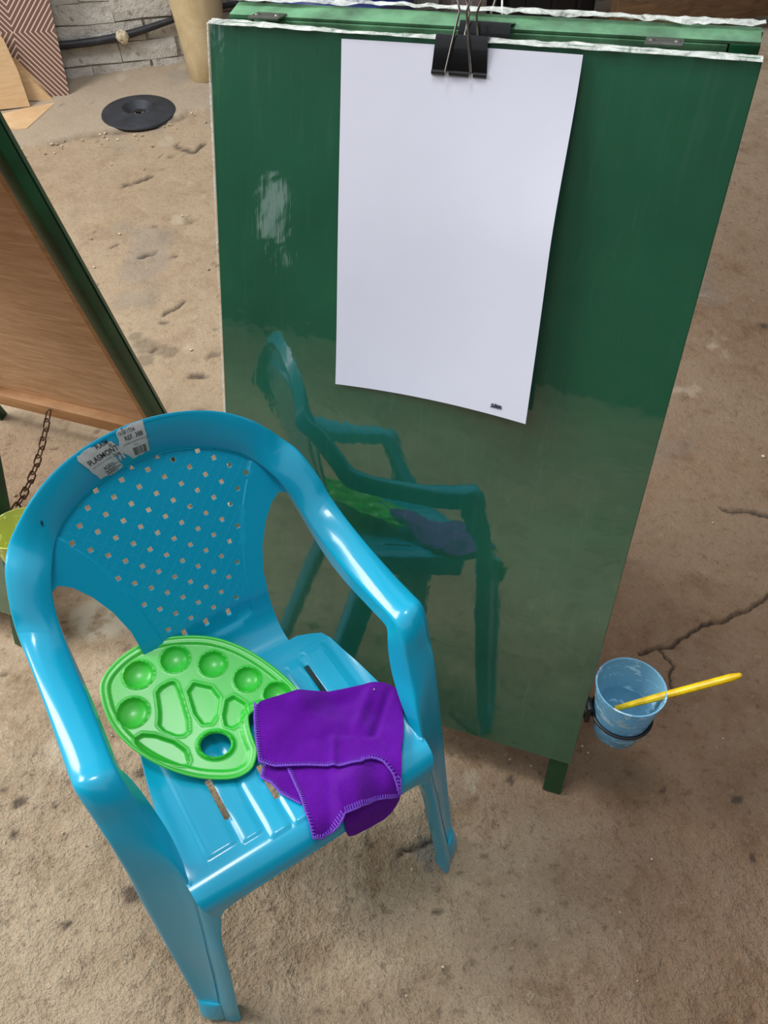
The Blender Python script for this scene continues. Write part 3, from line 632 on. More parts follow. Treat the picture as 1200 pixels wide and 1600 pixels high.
    rightp = [(.0030, .0035), (.0045, .0085), (.0075, .0105), (.0085, .0090), (.0160, .0105), (.0225, .0100), (.0225, -.0070), (.0075, -.0080), (.0050, -.0055), (.0015, -.0020)]
    for poly in (left, rightp):
        V, F = tri_sheet(ragged(poly, .00035), (), .0018); v, f = shell(lab(V, .0007), F, .0003); g.add(v, f)
    V, F = tri_sheet(ragged([(-.002, -.002), (.003, .0035), (.0045, .001), (.002, -.002), (.0025, -.006), (.0008, -.006), (0, -.003), (-.0015, -.0065), (-.003, -.006)], .0003), (), .0015); v, f = shell(lab(V, .0006), F, .0003); g.add(v, f)
    stk = g.obj('sticker', MAT['label'], R, sharp=30); stk['label'] = 'torn white sticker with printed text and barcode'
    def text(s, u, v, size, mat, parent, nm='lettering', sx=1.0, shear=0.0):
        cu = bpy.data.curves.new(nm, 'FONT'); cu.body = s; cu.size = size; cu.resolution_u = 3; cu.offset = size * .012; cu.shear = shear
        to = bpy.data.objects.new(nm, cu); dg = bpy.context.evaluated_depsgraph_get(); COL.objects.link(to); dg.update(); me = bpy.data.meshes.new_from_object(to.evaluated_get(dg)); bpy.data.objects.remove(to)
        A = np.array([(vv_.co.x * sx + u, vv_.co.y + v) for vv_ in me.vertices]); fs = [tuple(p.vertices) for p in me.polygons]
        return lab(A, .0010), fs
    for grp, mat in ((((('PLASMONT', -.0225, .0005, .0046, 1.0)), ('PLASM', -.0115, .0062, .0030, 1.0), ('25', -.0040, .0040, .0024, 1.0), ('AÇÃO:', -.0170, -.0062, .0030, 1.0), ('25 kg', -.0052, -.0022, .0028, .9), ('REF. 388', .0075, .0030, .0038, .95), ('OUSE LTDA', .0050, .0068, .0021, 1.0), ('JR.', .0080, .0088, .0014, 1.0)), MAT['print']),
                     ((('IND. E COM. DE PLASTICOS', -.0225, -.0020, .0013, 1.0), ('CADEIRA INFANTIL POLTRONA', .0050, .0008, .0014, 1.0), ('AZUL', .0120, -.0012, .0012, 1.0), ('MANTENHA LONGE DO CALOR', -.0085, -.0062, .0010, .6), ('NAO ARRASTE A CADEIRA', -.0170, -.0082, .0012, .9)), MAT['print2'])):
        g = Geo()
        for t in grp:
            v, f = text(t[0], t[1], t[2], t[3], mat, stk, sx=t[4]); g.add(v, f)
        if mat == MAT['print']:
            u = .0100; rb = random.Random(5)
            while u < .0205:
                w = rb.choice((.0002, .0003, .0006)); q = [(u, -.0070), (u + w, -.0070), (u + w, -.0025), (u, -.0025)]; g.add(lab(q, .0010), [(0, 1, 2, 3)]); u += w + rb.choice((.0002, .0003, .0005))
            for k in range(3): q = [(-.0180, -.0070 - k * .0011), (-.0080, -.0070 - k * .0011), (-.0080, -.0073 - k * .0011), (-.0180, -.0073 - k * .0011)]; g.add(lab(q, .0009), [(0, 1, 2, 3)])
        o = g.obj('lettering', mat, stk, smooth=False)
    # dark scuff on the left shoulder of the rim
    V, F = tri_sheet(ragged(smooth_poly([(-.002, -.001), (0, .0005), (.0022, .0018), (.001, -.001), (-.0005, -.0022)], 1), .0004), (), .001)
    cs0 = c_s; 
    tab = STICK[1]; V2 = V + 0
    Q = bandpt(np.stack([tab[0] - V[:, 0] / .02, tab[1] + V[:, 1] / .03], 1), .0005); v, f = shell(Q, F, .0002); mesh_obj('scuff_mark', v, f, MAT['mark'], R)
    return R
STICK = (26.62, (29.62, .52))
chair()

# ------------------------------------------------------------------ mixing palette
def palette():
    ch = CH; R = bpy.data.objects.new('mixing_palette', None); COL.objects.link(R)
    ev = Vector((0, 1, .25)).normalized(); ex = Vector((1, 0, 0)); en = ex.cross(ev)
    L = Matrix((( ex.x, ev.x, en.x, -.09), (ex.y, ev.y, en.y, .105), (ex.z, ev.z, en.z, .2665), (0, 0, 0, 1)))
    R.matrix_world = ch @ L; tag(R, 'bright green oval paint palette with wells and thumb hole, lying on the turquoise seat', 'palette')
    out = [(-0.0386, 0.1447), (-0.043, 0.12), (-0.0413, 0.0963), (-0.0342, 0.0735), (-0.0234, 0.0525), (-0.0091, 0.0325), (0.0067, 0.0159), (0.0242, 0.0033), (0.0406, -0.0051), (0.0557, -0.0055), (0.0644, 0.0003), (0.0719, 0.0106), (0.0722, 0.018), (0.0743, 0.0319), (0.0788, 0.0448), (0.0826, 0.0465), (0.0893, 0.0481), (0.1047, 0.0423), (0.1203, 0.0364), (0.1316, 0.0362), (0.1369, 0.0429), (0.1351, 0.0563), (0.1281, 0.0787), (0.1176, 0.1025), (0.1053, 0.1233), (0.0883, 0.1426), (0.0686, 0.1563), (0.0442, 0.1675), (0.0215, 0.1735), (-0.0005, 0.1717), (-0.0208, 0.1642), (-0.0324, 0.1555)]
    out = smooth_poly(out, 2)
    c1 = smooth_poly([(0.0109, 0.116), (0.0277, 0.1176), (0.0304, 0.1111), (0.0231, 0.0659), (0.0117, 0.0635), (-0.0021, 0.0815), (0.004, 0.0925), (.008, .105)], 1)
    c2 = smooth_poly([(0.0409, 0.1091), (0.0658, 0.0857), (0.0484, 0.0588), (0.0335, 0.0659)], 1); c3 = smooth_poly([(0.0722, 0.0764), (0.084, 0.0536), (0.0634, 0.043), (0.0547, 0.0527)], 1)
    c4 = smooth_poly([(-0.0278, 0.0794), (-0.0147, 0.0806), (0.0095, 0.0528), (0.0069, 0.0323), (-0.0058, 0.0399), (-0.0228, 0.0616)], 1)
    big = lambda P, k: [np.mean(P, 0) + (np.array(p) - np.mean(P, 0)) * k for p in P]
    comps = [big(c1, 1.12), big(c2, 1.16), big(c3, 1.2), big(c4, 1.12)]
    wells = [(.0022, .1428, .0150), (.0414, .1402, .0145), (.0732, .1161, .0140), (.0967, .0826, .0135), (-.0185, .108, .0152), (.1153, .0522, .0132)]
    tc = np.array([.038, .036]); a1 = np.array([.0162, -.0096]); L1 = np.linalg.norm(a1); a1 /= L1; a2 = np.array([-a1[1], a1[0]])
    hole = [tuple(tc + a1 * math.cos(t) * .0150 + a2 * math.sin(t) * .0118) for t in np.linspace(0, 2 * PI, 41)[:-1]]
    V, F = tri_sheet(out, [hole], .0012)
    d = poly_sd(V, out); h = -.0022 * sstep(.0075, .0100, d) + .0012 * np.exp(-((d - .0015) / .0015) ** 2)
    for x, y, r in wells:
        q = np.hypot(V[:, 0] - x, V[:, 1] - y); h = h - np.sqrt(np.clip(1 - (q / r) ** 2, 0, 1)) * .0070 + .0009 * np.exp(-((q - r) / .0012) ** 2)
    for c in comps:
        q = poly_sd(V, c); h = h - .0036 * sstep(-.0006, .0022, q) + .0005 * np.exp(-((q + .001) / .0012) ** 2)
    u = np.stack([(V - tc) @ a1 / .0175, (V - tc) @ a2 / .0142], 1); q = np.hypot(*u.T); h = h + .0028 * np.exp(-((q - .97) / .09) ** 2)
    P = np.stack([V[:, 0], V[:, 1], h], 1); v, f = shell(P, F, .0013, front=(0, 0, 1)); mesh_obj('palette_tray', v, f, MAT['palette'], R, sharp=60)
palette()

# ------------------------------------------------------------------ cloth
def cloth():
    R = empty('cleaning_cloth', (-.0530, .3112, 0), math.radians(32.84), 'folded purple microfibre cloth with stitched hem, draped over the front of the turquoise seat', 'cloth')
    s1 = .188; RR = .022; s2 = s1 + RR * PI / 2
    def Ps(p, off):
        x, s = p[:, 0], p[:, 1]; a = np.clip((s - s1) / RR, 0, PI / 2)
        y = np.where(s < s1, .222 - s, .034 - (RR + off) * np.sin(a)); z = np.where(s < s1, .260 + off, .260 - RR + (RR + off) * np.cos(a) - np.maximum(0, s - s2)); return np.stack([x, y, z], 1)
    def wr(x, s, k): return (fbm(x * 38 + k * 7, s * 38 + 3, 3) - .5)
    A = [(-0.0001, 0.0689), (.023, .0735), (0.0476, 0.0795), (.076, .0885), (0.105, 0.1006), (.120, .1070), (0.1325, 0.1160), (0.1370, 0.1290), (.133, .141), (0.1264, 0.1528), (.117, .168), (0.1056, 0.1831), (0.0856, 0.2037), (0.0774, 0.2135), (.0787, .206), (0.0802, 0.1994), (0.0786, 0.1893), (.075, .184), (0.0703, 0.1796), (.064, .1783), (0.0592, 0.1795), (0.0395, 0.1695), (0.014, 0.1507), (-0.0128, 0.1344), (-0.0241, 0.1228), (-0.015, 0.0993), (-.008, .083)]
    B = [(.020, .120), (-0.0019, 0.133), (-0.0031, 0.1445), (-0.0065, 0.1739), (-0.0121, 0.1991), (-0.0145, 0.208), (-0.0062, 0.2123), (0.0032, 0.2115), (0.0129, 0.2054), (0.0193, 0.2022), (0.0376, 0.2038), (0.0629, 0.2113), (0.0788, 0.2192), (.082, .210), (0.0890, 0.1931), (.085, .165), (.050, .140)]
    C = [(.010, .190), (0.0136, 0.198), (0.0193, 0.2037), (.0175, .222), (0.0204, 0.2407), (0.0465, 0.2473), (0.0657, 0.2491), (0.0791, 0.2325), (0.0830, 0.2117), (.070, .195), (.04, .185)]
    D = [(.004, .120), (-0.0173, 0.1207), (-0.0247, 0.1281), (-0.0288, 0.1334), (-0.023, 0.1453), (-0.0198, 0.1593), (-0.0094, 0.1787), (0.0000, 0.1700), (.004, .14)]
    def offA(p):
        x, s = p[:, 0], p[:, 1]; left = 1 - np.clip((x - .045) / .03, 0, 1)
        o = .0115 + left * np.maximum(0, .0042 + .25 * (.117 - s)) + ((fbm(x * 24 + 11, s * 24 + 3, 2) - .5) * .028 + wr(x, s, 1) * .004) * (.35 + .65 * sstep(.0, .05, x))
        o += .006 * np.exp(-(((x - .092) * .8 + (s - .128)) / .008) ** 2) * sstep(.06, .09, x)           # fold running to the right edge
        o -= .0045 * np.exp(-(((x - .100) * .8 + (s - .148)) / .006) ** 2) * sstep(.05, .08, x)
        o += .004 * np.exp(-((x - .055) ** 2 + (s - .135) ** 2) / .02 ** 2)
        o += .0045 * np.exp(-(((x - .068) / .009) ** 2 + ((s - .180) / .010) ** 2))                      # raised corner of the hem
        d = poly_sd(p, A); base = .0115 + left * np.maximum(0, .0042 + .25 * (.117 - s)); o = base + (o - base) * (.25 + .75 * sstep(0, .016, d))
        k = sstep(-.012, .0, poly_sd(p, B)); return np.maximum(o, (offB(p) + .0042) * k)
    def offB(p):
        x, s = p[:, 0], p[:, 1]; o = .0070 + wr(x, s, 2) * .005
        ridge = (x - .014) - (.200 - s) * .62
        o += .0120 * sstep(-.004, .006, ridge) * sstep(.05, .02, ridge) * sstep(.165, .19, s) + .003 * np.exp(-(ridge / .004) ** 2)
        return o
    offC = lambda p: .0058 + wr(p[:, 0], p[:, 1], 3) * .003
    offD = lambda p: .0040 + wr(p[:, 0], p[:, 1], 4) * .003 + .002 * np.exp(-((p[:, 1] - .145) / .01) ** 2)
    body = Geo()
    for poly, off, t, step in ((A, offA, .0038, .0024), (B, offB, .0026, .0026), (C, offC, .0024, .003), (D, offD, .0024, .003)):
        q = resample(smooth_poly(poly, 1), .0025); V, F = tri_sheet(q, (), step); v, f = shell(Ps(V, off(V)), F, t, front=(0, -.2, 1)); body.add(v, f)
    # right edge of the fold closes round to the lower layer
    body.obj('cloth_body', MAT['cloth'], R, sharp=70)
    st = Geo()
    def hem(pts, off, closed=False, inn=.0036):
        p = np.array(pts, float); L = np.concatenate([[0], np.cumsum(np.hypot(*np.diff(p, axis=0).T))]); n = max(2, int(L[-1] / .0012)); t = np.linspace(0, L[-1], n)
        q = np.stack([np.interp(t, L, p[:, 0]), np.interp(t, L, p[:, 1])], 1); P = Ps(q, off(q) + .0006); st.tube(P, .0010, 6)
        tg = np.gradient(q, axis=0); tg /= np.linalg.norm(tg, axis=1)[:, None]; nn = np.stack([-tg[:, 1], tg[:, 0]], 1)
        for i in range(1, n - 1, 2):
            a = q[i] + nn[i] * .0002; b = q[i] + nn[i] * inn * .9 + tg[i] * .0012; ab = np.array([a, (a + b) / 2, b]); st.tube(Ps(ab, off(ab) + np.array([.0007, .0012, .0002])), .00075, 4)
    hem([A[0], A[26], A[25], A[24]], offA, inn=-.0036); hem(A[12:25][::-1], offA, inn=-.0036)
    hem(B[1:10], offB, inn=-.0032); hem(B[9:13], offB, inn=-.0032); hem(D[1:7], offD, inn=-.003)
    st.obj('hem_stitching', MAT['stitch'], R)
    # brown speck caught in the pile
    p = Ps(np.array([(.1135, .118)]), np.array([.0165]))[0]; g = Geo(); g.tube([p, p + (.0012, .0004, .0008)], .0007, 6); g.obj('lint_speck', MAT['knot'], R)
cloth()

# ------------------------------------------------------------------ easels
def frame(p0, ex, ey, n):
    return Matrix(((ex[0], n[0], -ey[0], p0[0]), (ex[1], n[1], -ey[1], p0[1]), (ex[2], n[2], -ey[2], p0[2]), (0, 0, 0, 1)))
def easel(corner, yaw, lean, label, film=True, back_yaw=0.0, back_lift=0.004, lean2=None, gap=.006):
    """local: x to the right along the top edge, y out of the front face towards the viewer, z up along the board; corner = top left corner of the front face"""
    root = empty('child_easel', corner, 0, label, 'easel'); w, h = .473, .772; T = .028
    def panel(side, a, dy, yawoff=0.0, lift=0.0):
        # side +1 front leaf, -1 rear leaf (faces away)
        lean_m = Matrix.Rotation(-a * side, 4, 'X')
        M = Matrix.Rotation(yaw, 4, 'Z') @ Matrix.Translation((0, dy, lift)) @ Matrix.Rotation(yawoff, 4, 'Z') @ lean_m
        def put(g, nm, mt, **k):
            o = g.obj(nm, mt, root, **k); o.matrix_parent_inverse = Matrix.Identity(4); o.matrix_basis = M; return o
        s = side; f = lambda y: -s * y        # local y: negative = towards viewer; front face at 0
        # painted sheet
        g = Geo(); g.box((w / 2, s * .003, -h / 2), (w, .006, h), bev=.0008); put(g, 'painted_sheet', MAT['board'], smooth=False)
        # inner face of the sheet: bare plywood
        g = Geo(); g.box((w / 2, s * .0075, -h / 2), (w - .052, .003, h - .05)); put(g, 'plywood_back', MAT['plywood'], smooth=False)
        for x in (.0135, w - .0135):
            g = Geo(); g.box((x, s * .0175, -(h + .066) / 2), (.024, .021, h + .066), bev=.0015); put(g, 'leg', MAT['green'])
        g = Geo(); g.box((w / 2, s * .0175, -.0135), (w - .053, .021, .025), bev=.001); put(g, 'top_rail', MAT['pale_green'])
        g = Geo(); g.box((w / 2, s * .0175, -h + .019), (w - .053, .021, .034), bev=.001); put(g, 'bottom_rail', MAT['rail'])
        for x in (.0275, w - .0275):
            g = Geo(); g.box((x + (.0035 if x < w / 2 else -.0035), s * .0165, -h / 2), (.012, .0185, h - .062)); put(g, 'side_batten', MAT['rail'], smooth=False)
        return M
    M1 = panel(1, lean, 0.0)
    off = T * math.cos(lean) + T * math.cos(lean if lean2 is None else lean2) + gap
    M2 = panel(-1, lean if lean2 is None else lean2, off, back_yaw, back_lift)
    # worn pale paint along both top edges, film folded over them
    for M, sd in ((M1, 1), (M2, -1)):
        g = Geo(); g.box((w / 2, sd * .0145, .0008), (w - .004, .025, .0022)); o = g.obj('worn_top_edge', MAT['pale_green'], root, smooth=False); o.matrix_basis = M
    g = Geo()
    for x in (.03, .09, w - .11, w - .045):
        pass
    for x in (.045, w - .075):
        g = Geo(); g.box((0, 0, 0), (.030, .022, .0022), bev=.0006)
        for k in (-.01, .01): g.lathe([(0, .0024), (.0022, .0022), (.003, .001)], (k, 0, 0), 10)
        o = g.obj('hinge', MAT['hinge'], root); o.matrix_basis = Matrix.Rotation(yaw, 4, 'Z') @ Matrix.Translation((x, T + .002, .0015))
    if film:
        def ribbon(nm, M, path, width, amp, seed, nrm):
            r = random.Random(seed); n = 90; vs = []; K = 7
            for i in range(n):
                t = i / (n - 1); p = path(t); a = 2 * (fbm(np.array(t * 22 + seed), np.array(1.5 * seed)) - .5)
                for j in range(K):
                    u = j / (K - 1); q = p + Vector(width) * (u - .1) * (1 + .35 * float(a)) * (1 - .55 * math.exp(-((t - .32) / .12) ** 2)) + Vector(nrm) * (amp * float(fbm(np.array(t * 40 + seed), np.array(u * 4.0 + seed))) + .0004)
                    vs.append(q)
            fs = [(i * K + j, (i + 1) * K + j, (i + 1) * K + j + 1, i * K + j + 1) for i in range(n - 1) for j in range(K - 1)]
            v, f = shell([tuple(x) for x in vs], fs, .0002); o = mesh_obj(nm, v, f, MAT['film'], root, sharp=60); o.matrix_basis = M
        ribbon('clear_film_edge', M1, lambda t: Vector((t * w, -.0020, -.0016)), (0, .010, .0045), .0024, 3, (0, -.6, .8))
        ribbon('clear_film_edge', M2, lambda t: Vector((t * w, .0015, .0022)), (0, -.012, .0008), .0055, 9, (0, .3, 1))
        ribbon('clear_film_edge', M1, lambda t: Vector((-.0012, -.0006, -t * h)), (.0016, 0, 0), .0005, 5, (-.5, -.8, 0))
    return root, M1, M2
YAW1 = math.atan2(-.343478, .939161)
E1, M1, M2 = easel((-.1517, .8161, .8151), YAW1, math.radians(13.5), 'glossy dark green folding easel board with paper clipped at its top, behind the turquoise chair', True, back_yaw=math.radians(2.6), back_lift=.005)
# our easel: world matrix of the front leaf
W1 = Matrix.Translation((-.1517, .8161, .8151)) @ M1; W2 = Matrix.Translation((-.1517, .8161, .8151)) @ M2
YAW2 = math.radians(-21.35)

# second easel, at the left: corner from its rear leaf
LW, LH, LA = .473, .772, math.radians(16.0)
dx, dy_ = math.cos(YAW2), math.sin(YAW2); mx, my = -dy_, dx
rb = Vector((-.3964, 1.1465, .07))                                   # lower right corner of the inner side of the rear leaf
top_r = rb + Vector((-mx * math.sin(LA), -my * math.sin(LA), math.cos(LA))) * LH
tl = top_r - Vector((dx, dy_, 0)) * LW                                # top left, inner face of rear leaf
cor = tl - Vector((mx, my, 0)) * (.028 * math.cos(LA) + .006)
E2, N1, N2 = easel(tuple(cor), YAW2, math.radians(14.4), 'green easel at the left edge showing its bare plywood inner side, joined by a chain', False, back_lift=0.0, lean2=LA)

def chain(parent, a, b, sag, nl):
    inv = parent.matrix_basis.inverted() if False else Matrix.Translation(-Vector(parent.location))
    ch = bpy.data.objects.new('chain', None); COL.objects.link(ch); ch.parent = parent; ch.location = Vector(a) - Vector(parent.location)
    me = None; pts = [Vector(a).lerp(Vector(b), t / nl) + Vector((0, 0, -sag * 4 * (t / nl) * (1 - t / nl))) for t in range(nl + 1)]
    L = (pts[1] - pts[0]).length
    g = Geo(); hl = L * .5 + .0034; wv = .0058; lp = []
    for k in range(20):
        t = 2 * PI * k / 20; cx = (hl - wv) * (1 if math.cos(t) > 0 else -1); lp.append((cx + wv * math.cos(t), wv * math.sin(t), 0))
    g.tube(lp, .00150, 6, closed=True)
    for i in range(nl):
        d = (pts[i + 1] - pts[i]).normalized(); q = d.to_track_quat('X', 'Z').to_matrix().to_4x4() @ Matrix.Rotation((i % 2) * PI / 2 + .5, 4, 'X')
        if me is None: o = g.obj('link', MAT['rust'], ch); me = o.data
        else: o = bpy.data.objects.new('link', me); COL.objects.link(o); o.parent = ch
        o.matrix_basis = Matrix.Translation((pts[i] + pts[i + 1]) / 2 - Vector(a)) @ q
chain(E2, (-.652, 1.235, .088), (-.590, .835, .150), .030, 15)

# ------------------------------------------------------------------ paper, clips
def paper():
    R = bpy.data.objects.new('paper_sheet', None); COL.objects.link(R); R.matrix_world = W1
    tag(R, 'white paper sheet held by a binder clip at the top of the green board', 'paper')
    nx, ny = 24, 34; TLc, TRc, BRc, BLc = [np.array(a) for a in ((.131, .005), (.341, .003), (.352, .313), (.138, .321))]; vs = []
    for j in range(ny + 1):
        v = j / ny
        for i in range(nx + 1):
            u = i / nx; p = (TLc * (1 - u) + TRc * u) * (1 - v) + (BLc * (1 - u) + BRc * u) * v
            lift = .0008 + .013 * (u ** 2.2) * sstep(0, .5, v) + .004 * u ** 2 + .0015 * math.sin(v * 5 + u * 2) * v + .0035 * (1 - u) ** 3 * v * v
            k = lift * .9
            vs.append((p[0] - .35 * k, -.0005 - lift, -p[1] - .35 * k))
    fs = [(j * (nx + 1) + i, j * (nx + 1) + i + 1, (j + 1) * (nx + 1) + i + 1, (j + 1) * (nx + 1) + i) for j in range(ny) for i in range(nx)]
    v, f = shell(vs, fs, .00025, front=(0, -1, 0)); mesh_obj('sheet', v, f, MAT['paper'], R, sharp=60)
    A = np.array(vs).reshape(ny + 1, nx + 1, 3)
    def on(u, v, d=.0004):
        x, y = u * nx, v * ny; i, j = min(int(x), nx - 1), min(int(y), ny - 1); a, b = x - i, y - j
        q = (A[j, i] * (1 - a) + A[j, i + 1] * a) * (1 - b) + (A[j + 1, i] * (1 - a) + A[j + 1, i + 1] * a) * b; return Vector(q) + Vector((0, -d, 0))
    g = Geo()
    sc = [[(.815, .968), (.823, .962), (.832, .966), (.826, .972), (.818, .970)], [(.830, .972), (.838, .960), (.842, .972)], [(.842, .966), (.850, .962), (.853, .970), (.846, .974)], [(.856, .972), (.860, .962), (.864, .972), (.868, .964)], [(.812, .974), (.870, .972)]]
    g.tube([on(a, b) for s in sc for a, b in s], .0005, 5)
    o = g.obj('ink_scribble', MAT['ink'], R); o['label'] = 'tiny grey marker scribble near the lower right corner'
paper()
def clip(Mw, u, label, turn=1.0, z=0.0, tall=.029, depth=.030, handles=((1, .07), (-1, -.05))):
    R = bpy.data.objects.new('binder_clip', None); COL.objects.link(R); R.matrix_world = Mw @ Matrix.Translation((u, 0, z))
    tag(R, label, 'clip', 'binder clips on the green easel')
    w = .024
    # body cross-section in (y,z): front lip, front plate, spine, rear plate, rear lip
    def plates(pr, nm):
        vs = [];
        for sx in (-1, 1):
            for (y, z_, k) in pr: vs.append((sx * w * k, y, z_))
        n = len(pr); fs = [(i, i + 1, n + i + 1, n + i) for i in range(n - 1)]
        v, f = shell(vs, fs, .0009); return v, f
    pr = [(-.0030, -tall + .006, 1.0), (-.0052, 0.0, .93), (-.0050, .0022, .93), (depth * .5, .0034, .92), (depth, .0022, .93), (depth + .0005, 0, .93), (depth - .002, -tall + .006, 1.0)]
    g = Geo(); v, f = plates(pr, 'b'); g.add(v, f); g.obj('spring_body', MAT['black'], R, sharp=25)
    for y0 in (-.0030, depth - .002):
        g = Geo()
        for a, b in ((-w, -.0125), (-.0085, .0085), (.0125, w)): g.tube([(a, y0, -tall + .0045), (b, y0, -tall + .0045)], .0022, 10)
        g.obj('lip', MAT['black'], R, sharp=30)
    for sd, ln in handles:
        y0 = -.0038 if sd > 0 else depth - .001; g = Geo(); hh = .070
        pts = [(-.0105, 0, 0), (-.0108, 0, .002), (-.0075, 0, .020), (-.0045, 0, .036), (-.0030, 0, .044), (-.0050, 0, .050), (-.0075, 0, .056), (-.0075, 0, .063), (-.0045, 0, .069), (0, 0, .071),
               (.0045, 0, .069), (.0075, 0, .063), (.0075, 0, .056), (.0050, 0, .050), (.0030, 0, .044), (.0045, 0, .036), (.0075, 0, .020), (.0108, 0, .002), (.0105, 0, 0)]
        P = [Vector((x, y0 - sd * .0030 + ln * z_ - 0, -tall + .0045 + z_)) for x, y, z_ in pts]
        g.tube(P, .0010, 7); g.obj('wire_handle', MAT['wire'], R)
clip(W1, .239, 'larger black binder clip with steel wire handles, pinching the paper to the board top', depth=.030, tall=.029, handles=((1, -.06), (-1, -.16)))
clip(W1 @ Matrix.Translation((0, .036, .012)), .249, 'second black binder clip just behind the front one, on the rear leaf of the easel', depth=.026, tall=.026, handles=((-1, .25),))

# ------------------------------------------------------------------ cups in ring holders
def cup(c, zt, zb, rt, rb, mat, label, cat='cup'):
    R = empty('plastic_cup', (c[0], c[1], zb), 0, label, cat); H = zt - zb; t = .0011
    pr = [(0, 0), (rb * .86, 0), (rb, .003), (rb + (rt - rb) * .35, H * .36), (rb + (rt - rb) * .42, H * .38), (rt, H), (rt + .0008, H + .0003), (rt - t, H), (rb + (rt - rb) * .42 - t, H * .38), (rb - t, .004), (rb * .84, .002), (0, .002)]
    g = Geo(); g.lathe(pr, n=56); g.obj('cup_wall', mat, R, sharp=50); return R
def holder(easel_o, c, z, r, edge, label):
    R = bpy.data.objects.new('cup_ring_holder', None); COL.objects.link(R); R.parent = easel_o; R.location = Vector((c[0], c[1], z)) - Vector(easel_o.location)
    g = Geo(); n = 44; g.tube([(r * math.cos(2 * PI * k / n), r * math.sin(2 * PI * k / n), 0) for k in range(n)], .0022, 8, closed=True); g.obj('ring', MAT['black_plastic'], R)
    d = Vector((edge[0] - c[0], edge[1] - c[1], 0)); L = d.length; d.normalize(); rt = d.to_track_quat('X', 'Z').to_matrix()
    g = Geo(); g.box(d * (r + (L - r) / 2), (max(.004, L - r + .004), .010, .008), rt, bev=.001); g.box(d * (L - .002), (.006, .018, .030), rt, bev=.0015); g.obj('bracket', MAT['black_plastic'], R)
CUPC = (.2815, .5015)
cup(CUPC, .212, .118, .0395, .0275, MAT['cup'], 'translucent blue plastic cup streaked with paint, hung on the green board')
holder(E1, CUPC, .157, .0350, (.2395, .506), '')
YC = (-.562, .757)
YC = (-.503, .757)
cup((YC[0] - .0, YC[1]), .236, .142, .0400, .0280, MAT['ycup'], 'yellow plastic cup with paint splashes, at the left edge beside the turquoise chair')
holder(E2, YC, .181, .0355, (YC[0] - .050, YC[1] + .020), '')
def brush(a, b, label, mat, nm='paint_brush'):
    a, b = Vector(a), Vector(b); R = empty(nm, tuple(a), 0, label, 'brush'); d = b - a; L = d.length; d.normalize()
    g = Geo(); n = 14; pts = [d * (L * k / n) for k in range(n + 1)]; rr = [.0034 + .0012 * min(1, k / n * 2.5) for k in range(n + 1)]; rr[-1] = .0030; pts.append(d * (L + .0015)); rr.append(.0014)
    g.tube(pts, rr, 10); g.obj('handle', mat, R)
    g = Geo(); g.tube([d * -.018, d * -.002, d * .002], [.0026, .0029, .0026], 10); g.obj('ferrule', MAT['wire'], R)
    g = Geo(); g.tube([d * -.034, d * -.026, d * -.018], [.0006, .0030, .0026], 10); g.obj('bristles', MAT['bristle'], R)
    return R
brush((.2720, .5000, .1685), (.3857, .4816, .260), 'yellow lacquered paint brush leaning out of the blue cup', MAT['yellow'])

# ------------------------------------------------------------------ far corner things
def debris():
    g = Geo(); r = random.Random(21)
    for k in range(260):
        m_ = k % 4
        if m_ == 0: x = r.uniform(-1.3, -.5); y = 3.01 + (x + 1.085) * .3254 - abs(r.gauss(0, .07)) - .03
        elif m_ == 1: x = r.uniform(-1.2, -.5); y = np.interp(x, [-1.162, -.934, -.68, -.55], [2.488, 2.604, 2.67, 2.779]) + r.gauss(0, .05)
        elif m_ == 2: x = r.uniform(-.95, .9); y = r.uniform(.9, 2.6)
        else: x = r.uniform(-.55, .7); y = r.uniform(.05, .7)
        q = r.uniform(.0012, .0042) * (1 if y > .9 else .5) * (1.3 if m_ < 2 else 1); bm = bmesh.new(); bmesh.ops.create_icosphere(bm, subdivisions=1, radius=q)
        zz = fz(x, y) + (.010 if m_ == 0 else .008 if m_ == 1 and y > 2.7 else 0) - .001
        for v in bm.verts: v.co = Vector((v.co.x * r.uniform(.8, 1.4), v.co.y * r.uniform(.8, 1.3), v.co.z * .7)) + Vector((x, y, zz))
        bm.verts.index_update(); g.add([v.co.copy() for v in bm.verts], [[v.index for v in f.verts] for f in bm.faces]); bm.free()
    o = g.obj('concrete_crumbs', MAT['crumb'], smooth=False); tag(o, 'pale crumbs of broken concrete scattered over the floor', 'debris', kind='stuff')
debris()
